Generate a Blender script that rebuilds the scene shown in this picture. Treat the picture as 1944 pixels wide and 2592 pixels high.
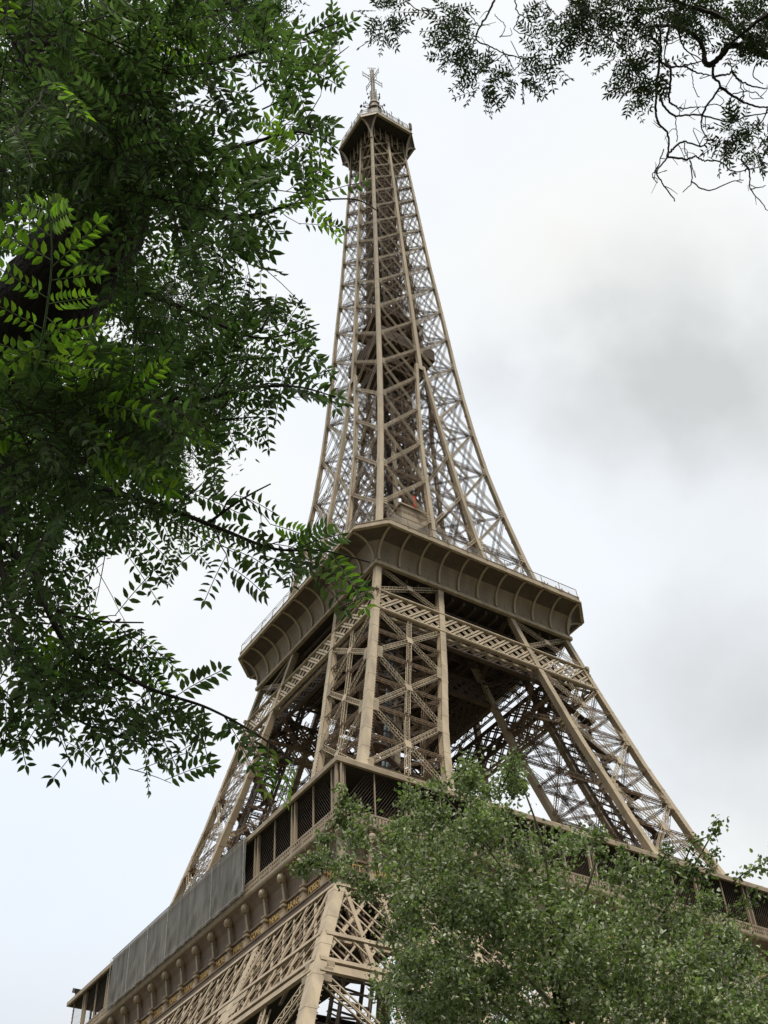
import bpy, math, random
import numpy as np
from mathutils import Matrix, Vector
rnd = random.Random(7); R_ = np.random.default_rng(11)
for o in list(bpy.data.objects): bpy.data.objects.remove(o)
scene = bpy.context.scene; COL = scene.collection

# ------------------------------------------------------------------ camera
YAW, PIT, ROL, FPX = 55.246, 43.964, -2.959, 2893.2      # focal length in pixels of a 1944 x 2592 picture
CAM = np.array([-86.907, -119.917, 2.233])
y_, p_, r_ = map(math.radians, (YAW, PIT, ROL))
FW = np.array([math.cos(y_)*math.cos(p_), math.sin(y_)*math.cos(p_), math.sin(p_)])
RT = np.array([math.sin(y_), -math.cos(y_), 0.0]); UP = np.cross(RT, FW)
RT, UP = RT*math.cos(r_)+UP*math.sin(r_), -RT*math.sin(r_)+UP*math.cos(r_)
cd = bpy.data.cameras.new('camera'); cam = bpy.data.objects.new('camera', cd); COL.objects.link(cam)
cd.sensor_fit = 'VERTICAL'; cd.sensor_height = 24.0; cd.lens = 24.0*FPX/2592
cd.clip_start = 0.05; cd.clip_end = 6000
M = Matrix.Identity(4)
for i in range(3): M[i][0], M[i][1], M[i][2], M[i][3] = RT[i], UP[i], -FW[i], CAM[i]
cam.matrix_world = M; scene.camera = cam
K = 1944/1659.0
def ray(u, v):                      # direction through a point of the 1659-wide view of the photograph
    u = np.asarray(u, float)*K; v = np.asarray(v, float)*K
    d = FW + RT*((u-972)/FPX)[..., None] - UP*((v-1296)/FPX)[..., None]
    return d/np.linalg.norm(d, axis=-1, keepdims=True)
def at(u, v, dist): return CAM + ray(u, v)*dist
def proj(X):
    d = np.asarray(X, float)-CAM; z = d@FW
    return np.stack([(972+FPX*(d@RT)/z)/K, (1296-FPX*(d@UP)/z)/K, z], -1)

# ------------------------------------------------------------------ sky, sun, exposure
SUN_AZ, SUN_EL = math.radians(240), math.radians(66)
w = bpy.data.worlds.new('World'); scene.world = w; w.use_nodes = True
nt = w.node_tree; nt.nodes.clear(); N = nt.nodes.new; L = nt.links.new
wo = N('ShaderNodeOutputWorld'); bg = N('ShaderNodeBackground'); bg.inputs['Strength'].default_value = 0.1; L(bg.outputs[0], wo.inputs[0])
sky = N('ShaderNodeTexSky'); sky.sky_type = 'NISHITA'; sky.sun_disc = False; sky.sun_elevation = SUN_EL; sky.sun_rotation = math.pi/2-SUN_AZ
tc = N('ShaderNodeTexCoord')
def fbm(scale, detail, rough, dist=0.0):
    n = N('ShaderNodeTexNoise'); n.inputs['Scale'].default_value = scale; n.inputs['Detail'].default_value = detail
    n.inputs['Roughness'].default_value = rough; n.inputs['Distortion'].default_value = dist
    L(tc.outputs['Generated'], n.inputs['Vector']); return n.outputs['Fac']
def maprange(src, a, b, c, d):
    m = N('ShaderNodeMapRange'); m.interpolation_type = 'SMOOTHSTEP'
    for i, v in zip((1, 2, 3, 4), (a, b, c, d)): m.inputs[i].default_value = v
    L(src, m.inputs[0]); return m.outputs[0]
def mth(op, a, b):
    m = N('ShaderNodeMath'); m.operation = op
    for i, v in enumerate((a, b)):
        if hasattr(v, 'links'): L(v, m.inputs[i])
        else: m.inputs[i].default_value = v
    return m.outputs[0]
def vmix(fac, a, b):
    m = N('ShaderNodeMix'); m.data_type = 'RGBA'
    if hasattr(fac, 'links'): L(fac, m.inputs[0])
    else: m.inputs[0].default_value = fac
    for i, v in ((6, a), (7, b)):
        if hasattr(v, 'links'): L(v, m.inputs[i])
        else: m.inputs[i].default_value = (*v, 1)
    return m.outputs[2]
warp = N('ShaderNodeTexNoise'); warp.inputs['Scale'].default_value = 2.6; warp.inputs['Detail'].default_value = 5; L(tc.outputs['Generated'], warp.inputs['Vector'])
wsub = N('ShaderNodeVectorMath'); wsub.operation = 'SUBTRACT'; L(warp.outputs['Color'], wsub.inputs[0]); wsub.inputs[1].default_value = (.5, .5, .5)
wmul = N('ShaderNodeVectorMath'); wmul.operation = 'SCALE'; L(wsub.outputs[0], wmul.inputs[0]); wmul.inputs['Scale'].default_value = .26
warp2 = N('ShaderNodeTexNoise'); warp2.inputs['Scale'].default_value = 11; warp2.inputs['Detail'].default_value = 7; L(tc.outputs['Generated'], warp2.inputs['Vector'])
w2s = N('ShaderNodeVectorMath'); w2s.operation = 'SUBTRACT'; L(warp2.outputs['Color'], w2s.inputs[0]); w2s.inputs[1].default_value = (.5, .5, .5)
w2m = N('ShaderNodeVectorMath'); w2m.operation = 'SCALE'; L(w2s.outputs[0], w2m.inputs[0]); w2m.inputs['Scale'].default_value = .09
w2a = N('ShaderNodeVectorMath'); w2a.operation = 'ADD'; L(wmul.outputs[0], w2a.inputs[0]); L(w2m.outputs[0], w2a.inputs[1]); wmul = w2a
wadd = N('ShaderNodeVectorMath'); wadd.operation = 'ADD'; L(tc.outputs['Generated'], wadd.inputs[0]); L(wmul.outputs[0], wadd.inputs[1])
def blob(d, r0, r1, amp, sq=1.0):  # a bank of cloud in one direction of the sky
    d = np.array(d); d = d/np.linalg.norm(d)
    s = N('ShaderNodeVectorMath'); s.operation = 'SUBTRACT'; L(wadd.outputs[0], s.inputs[0]); s.inputs[1].default_value = tuple(d)
    sc = N('ShaderNodeVectorMath'); sc.operation = 'MULTIPLY'; L(s.outputs[0], sc.inputs[0]); sc.inputs[1].default_value = (1, 1, sq)
    ln = N('ShaderNodeVectorMath'); ln.operation = 'LENGTH'; L(sc.outputs[0], ln.inputs[0])
    return maprange(ln.outputs['Value'], r0, r1, amp, 0.0)
n1 = fbm(3.0, 6, .55); n2 = fbm(7.0, 5, .5, .3)
white = vmix(maprange(n1, .4, .62, 0, 1), (8.75, 9.15, 9.6), (9.3, 9.45, 9.4))
grey = maprange(n1, .52, .78, 0, .35)
for (u, v, r1, am, sq) in ((1060,870,.11,.25,2.0),(1230,840,.15,.36,2.0),(1400,850,.19,.45,2.0),(1300,680,.16,.28,1.7),(1580,780,.20,.42,1.7),(1660,950,.14,.2,1.6),(1540,1340,.18,.42,1.7),(1640,1540,.22,.75,1.7),(1420,1240,.13,.2,2.0),(1300,1500,.15,.12,2.0)):
    grey = mth('ADD', grey, blob(ray(u, v), 0.0, r1, am, sq))
grey = mth('ADD', grey, blob((-.3,.2,.9), .1, .35, .3))
grey = mth('MINIMUM', mth('MULTIPLY', grey, maprange(n2, .3, .7, .72, 1.12)), 1.0)
warmc = blob((.46,.35,.82), .02, .2, .8)
c1 = vmix(warmc, white, (9.3, 9.25, 8.9))
c1 = vmix(blob(ray(150, 1880), .02, .22, .8), c1, (8.0, 8.75, 9.7))
c2 = vmix(grey, c1, (6.1, 6.33, 6.4))
c3 = vmix(.03, c2, sky.outputs[0])
sx_ = N('ShaderNodeSeparateXYZ'); L(tc.outputs['Generated'], sx_.inputs[0])
low = maprange(sx_.outputs['Z'], -.02, .45, .28, 1.0)       # an overcast sky is dimmer towards the horizon
back = maprange(blob((-.55, -.80, .22), .35, 1.15, 1.0), 0, 1, 1.0, .30)      # unseen cloud bank added behind the camera to dim light on the overhangs
low = mth('MULTIPLY', low, back)
dm = N('ShaderNodeVectorMath'); dm.operation = 'SCALE'; L(c3, dm.inputs[0]); L(low, dm.inputs['Scale'])
L(dm.outputs[0], bg.inputs['Color'])
sl = bpy.data.lights.new('sun', 'SUN'); sl.energy = 3.4; sl.angle = math.radians(12); sl.color = (1, .95, .86)
so = bpy.data.objects.new('sun', sl); COL.objects.link(so)
sd = Vector((math.cos(SUN_AZ)*math.cos(SUN_EL), math.sin(SUN_AZ)*math.cos(SUN_EL), math.sin(SUN_EL)))
so.rotation_euler = sd.to_track_quat('Z', 'Y').to_euler(); so.location = (0, 0, 400)
scene.view_settings.view_transform = 'Standard'; scene.view_settings.look = 'None'; scene.view_settings.exposure = 0.1; scene.view_settings.gamma = 1

# ------------------------------------------------------------------ materials
def mat(name, base, rough=.6, var=.25, scale=1.5, dark=None, metal=0.0, bump=0.0, trans=None, island=0.0, spec=.4, mesh_alpha=None, streak=False):
    m = bpy.data.materials.new(name); m.use_nodes = True; t = m.node_tree; b = t.nodes['Principled BSDF']
    b.inputs['Roughness'].default_value = rough; b.inputs['Metallic'].default_value = metal; b.inputs['Specular IOR Level'].default_value = spec
    co = t.nodes.new('ShaderNodeTexCoord'); n = t.nodes.new('ShaderNodeTexNoise'); n.inputs['Scale'].default_value = scale; n.inputs['Detail'].default_value = 6
    if streak:
        mp = t.nodes.new('ShaderNodeMapping'); mp.inputs['Scale'].default_value = (1, 1, .12); t.links.new(co.outputs['Object'], mp.inputs[0]); t.links.new(mp.outputs[0], n.inputs['Vector'])
    else: t.links.new(co.outputs['Object'], n.inputs['Vector'])
    r = t.nodes.new('ShaderNodeValToRGB'); d = dark or tuple(c*(1-var) for c in base)
    r.color_ramp.elements[0].position = .33; r.color_ramp.elements[0].color = (*d, 1)
    r.color_ramp.elements[1].position = .66; r.color_ramp.elements[1].color = (*base, 1)
    t.links.new(n.outputs['Fac'], r.inputs[0]); col = r.outputs[0]
    if island:
        g = t.nodes.new('ShaderNodeNewGeometry'); h = t.nodes.new('ShaderNodeHueSaturation')
        mr = t.nodes.new('ShaderNodeMapRange'); mr.inputs[3].default_value = 1-island; mr.inputs[4].default_value = 1+island
        t.links.new(g.outputs['Random Per Island'], mr.inputs[0]); t.links.new(mr.outputs[0], h.inputs['Value'])
        mr2 = t.nodes.new('ShaderNodeMapRange'); mr2.inputs[3].default_value = .48; mr2.inputs[4].default_value = .515
        wn = t.nodes.new('ShaderNodeTexWhiteNoise'); wn.noise_dimensions = '1D'; t.links.new(g.outputs['Random Per Island'], wn.inputs['W'])
        t.links.new(wn.outputs['Value'], mr2.inputs[0]); t.links.new(mr2.outputs[0], h.inputs['Hue']); t.links.new(col, h.inputs['Color']); col = h.outputs[0]
    t.links.new(col, b.inputs['Base Color'])
    if bump:
        bp = t.nodes.new('ShaderNodeBump'); bp.inputs['Strength'].default_value = bump; bp.inputs['Distance'].default_value = .05
        n3 = t.nodes.new('ShaderNodeTexNoise'); n3.inputs['Scale'].default_value = scale*4; n3.inputs['Detail'].default_value = 8; t.links.new(co.outputs['Object'], n3.inputs['Vector'])
        t.links.new(n3.outputs['Fac'], bp.inputs['Height']); t.links.new(bp.outputs[0], b.inputs['Normal'])
    out = t.nodes['Material Output']
    if trans:
        tr = t.nodes.new('ShaderNodeBsdfTranslucent'); mx = t.nodes.new('ShaderNodeMixShader'); mx.inputs[0].default_value = trans[1]
        tm = t.nodes.new('ShaderNodeMix'); tm.data_type = 'RGBA'; tm.blend_type = 'MULTIPLY'; tm.inputs[0].default_value = 1; t.links.new(col, tm.inputs[6]); tm.inputs[7].default_value = (*trans[0], 1)
        t.links.new(tm.outputs[2], tr.inputs[0]); t.links.new(b.outputs[0], mx.inputs[1]); t.links.new(tr.outputs[0], mx.inputs[2]); t.links.new(mx.outputs[0], out.inputs[0])
    if mesh_alpha is not None:
        tr = t.nodes.new('ShaderNodeBsdfTransparent'); mx = t.nodes.new('ShaderNodeMixShader'); mx.inputs[0].default_value = mesh_alpha
        t.links.new(tr.outputs[0], mx.inputs[1]); t.links.new(b.outputs[0], mx.inputs[2]); t.links.new(mx.outputs[0], out.inputs[0])
    return m
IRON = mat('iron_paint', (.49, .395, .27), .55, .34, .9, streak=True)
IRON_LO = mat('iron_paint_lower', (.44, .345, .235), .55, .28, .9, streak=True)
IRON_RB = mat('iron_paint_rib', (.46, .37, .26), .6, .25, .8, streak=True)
IRON_WL = mat('iron_cornice_shaded', (.31, .24, .165), .6, .3, .7, streak=True)  # cornice wall toned down, the overhang's shade put into its colour
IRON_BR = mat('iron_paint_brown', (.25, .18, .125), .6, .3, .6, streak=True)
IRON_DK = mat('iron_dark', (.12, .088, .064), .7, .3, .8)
IRON_MID = mat('iron_inner', (.235, .165, .105), .65, .25, .6)  # iron darkened to stand in for shade inside the lattice; railings share it
GOLD = mat('gold_letters', (.75, .50, .16), .4, .15, 3)
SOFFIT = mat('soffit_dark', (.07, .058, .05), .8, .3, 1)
MESHW = mat('wire_mesh', (.20, .22, .17), .6, .3, 2, mesh_alpha=.45)
MESHL = mat('fence_mesh', (.45, .45, .42), .6, .2, 2, mesh_alpha=.16)
NET = mat('shade_net', (.30, .285, .26), .9, .5, 1.6, mesh_alpha=.8, streak=True)
MASTW = mat('mast_paint', (.55, .52, .45), .5, .2, 2)
BARK = mat('bark', (.042, .031, .023), .95, .6, 9, bump=1.0, streak=True)
TWIG = mat('twig_bark', (.045, .034, .026), .9, .4, 20)
STEM = mat('green_stem', (.10, .16, .04), .7, .3, 20)
LEAF = mat('locust_leaf', (.115, .165, .07), .55, .35, 3, trans=((.9, 1.2, .55), .38), island=.5, spec=.2)
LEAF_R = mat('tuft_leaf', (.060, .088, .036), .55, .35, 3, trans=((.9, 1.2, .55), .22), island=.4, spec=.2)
LEAFY = mat('young_leaf', (.24, .36, .05), .45, .25, 3, trans=((1.1, 1.5, .6), .42), island=.3, spec=.3)
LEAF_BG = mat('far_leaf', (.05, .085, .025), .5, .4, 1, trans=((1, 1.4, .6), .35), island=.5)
LEAF_P = mat('poplar_leaf', (.235, .275, .125), .45, .5, 1.1, trans=((1, 1.4, .6), .3), island=.6, spec=.5)
LEAF_PW = mat('poplar_leaf_pale', (.42, .46, .32), .6, .3, 2, trans=((1, 1.1, .8), .25), island=.3)
GRASS = mat('grass', (.045, .05, .025), .95, .4, .3)
BLUE = mat('lift_guide_paint', (.16, .20, .24), .5, .3, 1)
REDM = mat('red_cloth', (.70, .06, .03), .7, .2, 3)
BLACK = mat('black_metal', (.03, .03, .035), .5, .2, 3)

# ------------------------------------------------------------------ mesh helpers
def norm(a): return a/np.maximum(np.linalg.norm(a, axis=-1, keepdims=True), 1e-9)
class MB:
    def __init__(s): s.v = []; s.q = []; s.n = 0; s.b = []
    def quads(s, verts, quads):
        verts = np.asarray(verts, float).reshape(-1, 3); s.v.append(verts); s.q.append(np.asarray(quads, int).reshape(-1, 4)+s.n); s.n += len(verts)
    def beam(s, a, b, w, h=None, n=(0, 0, 1)):
        s.b.append((*a, *b, w, h if h is not None else w, *n))
    def box(s, lo, hi):
        x0, y0, z0 = lo; x1, y1, z1 = hi
        s.quads([(x0,y0,z0),(x1,y0,z0),(x1,y1,z0),(x0,y1,z0),(x0,y0,z1),(x1,y0,z1),(x1,y1,z1),(x0,y1,z1)],
                [(0,3,2,1),(4,5,6,7),(0,1,5,4),(1,2,6,5),(2,3,7,6),(3,0,4,7)])
    def loft(s, rings, closed=True, caps=False):    # rings: list of equal-length point lists
        r = np.asarray(rings, float); m, k = r.shape[:2]; q = []
        for i in range(m-1):
            for j in range(k if closed else k-1):
                j2 = (j+1) % k; q.append((i*k+j, i*k+j2, (i+1)*k+j2, (i+1)*k+j))
        if caps and k == 4: q += [(3, 2, 1, 0), ((m-1)*k, (m-1)*k+1, (m-1)*k+2, (m-1)*k+3)]
        s.quads(r.reshape(-1, 3), q)
    def flush(s):
        if not s.b: return
        B = np.array(s.b, float); s.b = []
        a, b, w, h, n = B[:, 0:3], B[:, 3:6], B[:, 6:7], B[:, 7:8], B[:, 8:11]
        t = norm(b-a); n = n-t*np.sum(n*t, 1, keepdims=True)
        bad = np.linalg.norm(n, axis=1) < 1e-4; n[bad] = np.cross(t[bad], (1., .3, .2)); n = norm(n); u = np.cross(t, n)
        V = np.stack([a+u*w/2+n*h/2, a-u*w/2+n*h/2, a-u*w/2-n*h/2, a+u*w/2-n*h/2, b+u*w/2+n*h/2, b-u*w/2+n*h/2, b-u*w/2-n*h/2, b+u*w/2-n*h/2], 1)
        k = len(B); Q = np.array([(0,1,5,4),(1,2,6,5),(2,3,7,6),(3,0,4,7),(3,2,1,0),(4,5,6,7)])
        s.quads(V.reshape(-1, 3), (np.arange(k)[:, None, None]*8+Q[None]).reshape(-1, 4))
    def truss(s, a, b, w, d, n, c=.1, pitch=1.0, lace=.05, x=False):
        """lattice box member: four chords, zigzag lacing on the two wide faces; w in the face plane, d along normal n"""
        a, b, n = np.array(a, float), np.array(b, float), np.array(n, float)
        Ln = np.linalg.norm(b-a); t = (b-a)/Ln; n = n-t*(n@t); n /= np.linalg.norm(n); u = np.cross(t, n)
        for su in (-1, 1):
            for sn in (-1, 1):
                o = u*su*(w-c)/2+n*sn*(d-c)/2; s.beam(a+o, b+o, c, c, n)
        k = max(2, int(round(Ln/(w*pitch))))
        P = [a+t*Ln*i/k for i in range(k+1)]
        for sn in (-1, 1):
            o = n*sn*(d-lace)/2
            for i in range(k):
                sg = 1 if i % 2 else -1
                s.beam(P[i]+o+u*sg*(w-c)/2, P[i+1]+o-u*sg*(w-c)/2, c*.62, lace*.7, n)
                if x: s.beam(P[i]+o-u*sg*(w-c)/2, P[i+1]+o+u*sg*(w-c)/2, c*.8, lace*.8, n)
    def tube(s, pts, rad, k=8, wob=0.0):
        P = np.asarray(pts, float); m = len(P); rad = np.broadcast_to(rad, (m,)); T = norm(np.gradient(P, axis=0))
        n = np.cross(T[0], (0.31, .2, .93)); n /= np.linalg.norm(n); rings = []
        for i in range(m):
            n = n-T[i]*(n@T[i]); n /= np.linalg.norm(n); u = np.cross(T[i], n)
            an = np.arange(k)*2*math.pi/k
            rr = rad[i]*(1+(R_.uniform(-wob, wob, k) if wob else 0))
            rings.append(P[i]+(np.cos(an)*rr)[:, None]*n+(np.sin(an)*rr)[:, None]*u)
        s.loft(rings)
    def build(s, name, m, parent=None, smooth=False):
        s.flush(); V = np.concatenate(s.v); Q = np.concatenate(s.q)
        me = bpy.data.meshes.new(name); me.vertices.add(len(V)); me.vertices.foreach_set('co', V.ravel())
        me.loops.add(Q.size); me.loops.foreach_set('vertex_index', Q.ravel().astype(np.int32))
        me.polygons.add(len(Q)); me.polygons.foreach_set('loop_start', np.arange(0, Q.size, 4, dtype=np.int32)); me.polygons.foreach_set('loop_total', np.full(len(Q), 4, dtype=np.int32))
        me.polygons.foreach_set('use_smooth', np.full(len(Q), bool(smooth)))
        me.update(calc_edges=True); me.materials.append(m)
        o = bpy.data.objects.new(name, me); COL.objects.link(o)
        if parent: o.parent = parent
        return o
def tag(o, label=None, cat=None, group=None, kind=None):
    for k, v in (('label', label), ('category', cat), ('group', group), ('kind', kind)):
        if v: o[k] = v
    return o
def empty(name, loc=(0, 0, 0), parent=None):
    o = bpy.data.objects.new(name, None); COL.objects.link(o); o.location = loc
    if parent: o.parent = parent
    return o
def smooth_path(P, n):
    P = np.asarray(P, float); m = len(P); t = np.linspace(0, m-1, n); out = []
    for x in t:
        i = min(int(x), m-2); f = x-i; p0, p1, p2, p3 = P[max(i-1, 0)], P[i], P[i+1], P[min(i+2, m-1)]
        out.append(.5*((2*p1)+(-p0+p2)*f+(2*p0-5*p1+4*p2-p3)*f*f+(-p0+3*p1-3*p2+p3)*f**3))
    return np.array(out)

# ------------------------------------------------------------------ ground
g = MB(); g.quads([(-3000,-3000,0),(3000,-3000,0),(3000,3000,0),(-3000,3000,0)], [(0,1,2,3)])
tag(g.build('ground', GRASS), kind='structure')

# ================================================================== THE TOWER
HZ = [0, 14, 27, 37.06, 40.1, 43.9, 48.3, 50.4, 57.6, 70, 76, 87, 100, 110, 116, 126, 135, 145, 150, 165, 180, 200, 220, 240, 255, 268, 280]
HH = [62.5, 53.2, 47.0, 42.65, 41.2, 39.4, 37.15, 36.15, 33.0, 27.9, 26.1, 23.2, 20.2, 18.0, 16.9, 15.1, 13.7, 12.4, 11.8, 10.4, 9.45, 8.45, 7.35, 6.5, 5.85, 5.25, 4.9]
GZ = [0, 14, 27, 39.5, 50.4, 57.6, 70, 80.7, 90.4, 100.6, 110, 116, 128.5, 139, 150, 160, 171, 178]
GG = [37.5, 32.5, 28.0, 24.0, 20.6, 18.6, 15.2, 12.9, 10.4, 8.2, 6.3, 5.4, 4.1, 3.4, 2.7, 1.9, .95, .35]
def h(z): return float(np.interp(z, HZ, HH))
def g_(z): return float(np.interp(z, GZ, GG))
tower = empty('lattice_tower'); tag(tower, 'towering beige wrought iron lattice tower with three platforms, rising behind the trees', 'tower')

FACES = [((1,0),(0,-1)), ((0,1),(-1,0)), ((1,0),(0,1)), ((0,1),(1,0))]      # (along, outward) in plan
def onface(f, s, off, z):                                                    # point s along the face, off outward from centre
    (ax, ay), (nx, ny) = FACES[f]; return np.array([ax*s+nx*off, ay*s+ny*off, z])
def fn(f): return np.array([*FACES[f][1], 0.25])
def girder(mb, sx, sy, fx, fy, zs, b, stub=False, pos=None):
    """box girder whose outer corner follows (sx*fx(z), sy*fy(z))"""
    rings = []
    for z in zs:
        x, y = sx*fx(z), sy*fy(z); bb = b(z) if callable(b) else b
        ox = -sx*bb if fx is not g_ else sx*bb; oy = -sy*bb if fy is not g_ else sy*bb
        if fx is not g_ and fy is not g_: pass
        rings.append([(x, y, z), (x+ox, y, z), (x+ox, y+oy, z), (x, y+oy, z)])
    mb.loft(rings)
    if stub:        # stitch angles standing proud along the plate edges
        zz = zs[0]+1.7
        while zz < zs[-1]-.5:
            R2 = []
            for dz, e in ((-.16, 0), (-.15, .022), (.15, .022), (.16, 0)):
                z = zz+dz; x, y = sx*fx(z), sy*fy(z); bb = b(z) if callable(b) else b
                x1 = x+(-sx*bb if fx is not g_ else sx*bb); y1 = y+(-sy*bb if fy is not g_ else sy*bb)
                xa, xb, ya, yb = min(x, x1)-e, max(x, x1)+e, min(y, y1)-e, max(y, y1)+e; R2.append([(xa, ya, z), (xb, ya, z), (xb, yb, z), (xa, yb, z)])
            mb.loft(R2); zz += 3.4
        z = zs[0]
        while z < zs[-1]:
            x, y = sx*fx(z), sy*fy(z); bb = b(z) if callable(b) else b
            ox = -sx*bb if fx is not g_ else sx*bb; oy = -sy*bb if fy is not g_ else sy*bb
            kx, ky = (1 if ox > 0 else -1), (1 if oy > 0 else -1)
            mb.beam((x+ox-.02*kx, y+.04*ky, z), (x+ox+.13*kx, y+.04*ky, z), .1, .08)
            mb.beam((x+.04*kx, y+oy-.02*ky, z), (x+.04*kx, y+oy+.13*ky, z), .1, .08)
            z += stub

def xpanel(mb, f, s0, s1, z0, z1, off0, off1, wd, c, mid=True, n_plate=True, pitch=.9, x=False, dep=None):
    """X bracing on face f between s0(z), s1(z) functions, lattice diagonals"""
    nn = fn(f); dep = dep or wd*.75; o0, o1 = off0-dep/2, off1-dep/2
    a, b = onface(f, s0(z0), o0, z0), onface(f, s1(z1), o1, z1); c_, d = onface(f, s1(z0), o0, z0), onface(f, s0(z1), o1, z1)
    mb.truss(a, b, wd, dep, nn, c, pitch, x=x); mb.truss(c_, d, wd*.97, dep*.93, nn, c*.95, pitch, x=x)
    m = (a+b+c_+d)/4+nn/np.linalg.norm(nn)*(dep/2+.02)
    if mid:
        ma, mb_ = (a+c_)/2, (b+d)/2; mb.truss(ma, mb_, wd*.95, dep*.87, nn, c, pitch, x=x)
    if n_plate:
        u = np.array([*FACES[f][0], 0]); r = wd*.85
        t = norm(np.cross(nn, u)); mb.beam(m-t*r, m+t*r, r*1.7, .04, nn)

def part(mb, name, m, parent): return mb.build(name, m, parent)
# ---- the four legs up to the second platform
for sx in (-1, 1):
    for sy in (-1, 1):
        near = (sx < 0 or sy < 0); stub = .55 if near else False
        mbg = MB()
        for (fx, fy) in ((h, h), (h, g_), (g_, h), (g_, g_)):
            st = stub if (fx, fy) != (g_, g_) else False
            girder(mbg, sx, sy, fx, fy, [0, 14, 27, 37.06, 40.1, 43.9, 48.3, 50.35], 1.05, st)
            girder(mbg, sx, sy, fx, fy, [57.5, 63, 70, 76, 80.7, 87, 91.3, 100, 105, 110.9], lambda z: float(np.interp(z, [57, 111], [1.05, .88])), st)
            # gusset fins at the nodes
            for z in (69.8, 80.6, 91.2, 39.5):
                x, y = sx*fx(z), sy*fy(z); kx = -sx if fx is h else sx; ky = -sy if fy is h else sy
                for dz in (-.75, 0, .75):
                    zz = z+dz; x, y = sx*fx(zz), sy*fy(zz)
                    mbg.box((min(x+kx*1.0, x+kx*1.75), min(y, y+ky*.1)-.012, zz-.28), (max(x+kx*1.0, x+kx*1.75), max(y, y+ky*.1)+.012, zz+.28))
                    mbg.box((min(x, x+kx*.1)-.012, min(y+ky*1.0, y+ky*1.75), zz-.28), (max(x, x+kx*.1)+.012, max(y+ky*1.0, y+ky*1.75), zz+.28))
        leg = part(mbg, 'leg', IRON, tower)
        br = MB(); inn = MB()
        for f in range(4):
            (ax, ay), (nx, ny) = FACES[f]
            so = sx if ax else sy; sn = sx if nx else sy                # which side along / across
            outer = (nx*sx+ny*sy) > 0
            offf = (lambda z: h(z)-.06) if outer else None
            lv = [(0,14),(14,27),(27,39.3),(57.8,69.8),(69.8,80.6),(80.6,91.2),(91.2,100.4),(105.1,110.8)]
            for z0, z1 in lv:
                o0, o1 = ((h(z0)-.08), (h(z1)-.08)) if outer else (-(g_(z0)+.08-.5), -(g_(z1)+.08-.5))
                tgt = br if outer else inn
                big = z0 < 57
                s0 = lambda z: so*(h(z)-1.1); s1 = lambda z: so*(g_(z)+1.1)
                xpanel(tgt, f, s0, s1, z0+.3, z1-.3, o0, o1, .85 if big else .64,   .12 if big else .068, mid=not (z0 > 100), n_plate=outer, pitch=.62, x=False)
        # inner diaphragms, cross ties and the lift track inside the leg
        for z in (8, 14, 20, 27, 33, 63, 69.8, 75.2, 80.6, 86, 91.2, 96):
            pts = [np.array([sx*fx(z), sy*fy(z), z]) for fx, fy in ((h, h), (h, g_), (g_, g_), (g_, h))]
            cen = sum(pts)/4; pts = [cen+(p-cen)*.93 for p in pts]
            for i in range(4): inn.truss(pts[i], pts[(i+1) % 4], .5, .3, (0, 0, 1), .08, 1.0)
            inn.truss(pts[0], pts[2], .4, .3, (0, 0, 1), .07, 1.1); inn.truss(pts[1], pts[3], .4, .3, (0, 0, 1), .07, 1.1)
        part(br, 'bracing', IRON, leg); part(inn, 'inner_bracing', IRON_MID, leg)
        tr = MB(); c0 = lambda z: (h(z)+g_(z)+1)/2
        for (dx, dy) in ((-1.6, -.9), (-1.6, .9), (1.4, -.9), (1.4, .9)):
            za = [0, 27, 50, 57, 70, 87, 100, 113]
            for a, b in zip(za[:-1], za[1:]): tr.beam((sx*c0(a)+dx, sy*c0(a)+dy, a), (sx*c0(b)+dx, sy*c0(b)+dy, b), .28, .42, (sx, sy, 0))
        z = 4.0
        while z < 112:
            a = (sx*c0(z), sy*c0(z)); tr.beam((a[0]-1.6, a[1]-.9, z), (a[0]+1.4, a[1]-.9, z+.2), .16); tr.beam((a[0]-1.6, a[1]+.9, z+.3), (a[0]+1.4, a[1]+.9, z), .16)
            tr.beam((a[0]-1.6, a[1]-.9, z), (a[0]-1.6, a[1]+.9, z+1.1), .12); tr.beam((a[0]+1.4, a[1]-.9, z), (a[0]+1.4, a[1]+.9, z+1.1), .12)
            z += 1.3
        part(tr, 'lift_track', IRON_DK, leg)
        st = MB(); z = 60.0; k = 0           # zigzag stair with landings
        while z < 110:
            q = c0(z)+(1.9 if k % 2 else -1.9); q2 = c0(z+3.2)+(-1.9 if k % 2 else 1.9)
            a = np.array([sx*q, sy*(c0(z)+2.6), z]); b = np.array([sx*q2, sy*(c0(z+3.2)+2.6), z+3.2])
            st.beam(a, b, 1.0, .16); st.beam(a+(0, sy*.5, 1.), b+(0, sy*.5, 1.), .06); st.beam(a+(0, -sy*.5, 1.), b+(0, -sy*.5, 1.), .06)
            st.box((b[0]-.9, b[1]-.9, b[2]-.1), (b[0]+.9, b[1]+.9, b[2]+.1)); z += 3.2; k += 1
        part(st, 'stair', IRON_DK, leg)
        for (px, py) in ((62, 62), (38, 62), (62, 38), (38, 38)):
            pd = MB(); pd.loft([[(sx*px-3.5, sy*py-3.5, .0), (sx*px+3.5, sy*py-3.5, .0), (sx*px+3.5, sy*py+3.5, .0), (sx*px-3.5, sy*py+3.5, .0)],
                     [(sx*px-2, sy*py-2, 2.5), (sx*px+2, sy*py-2, 2.5), (sx*px+2, sy*py+2, 2.5), (sx*px-2, sy*py+2, 2.5)]], caps=True)
            part(pd, 'pedestal', mat('masonry', (.42, .38, .31), .9, .25, 1.5) if 'masonry' not in bpy.data.materials else bpy.data.materials['masonry'], leg)
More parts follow.
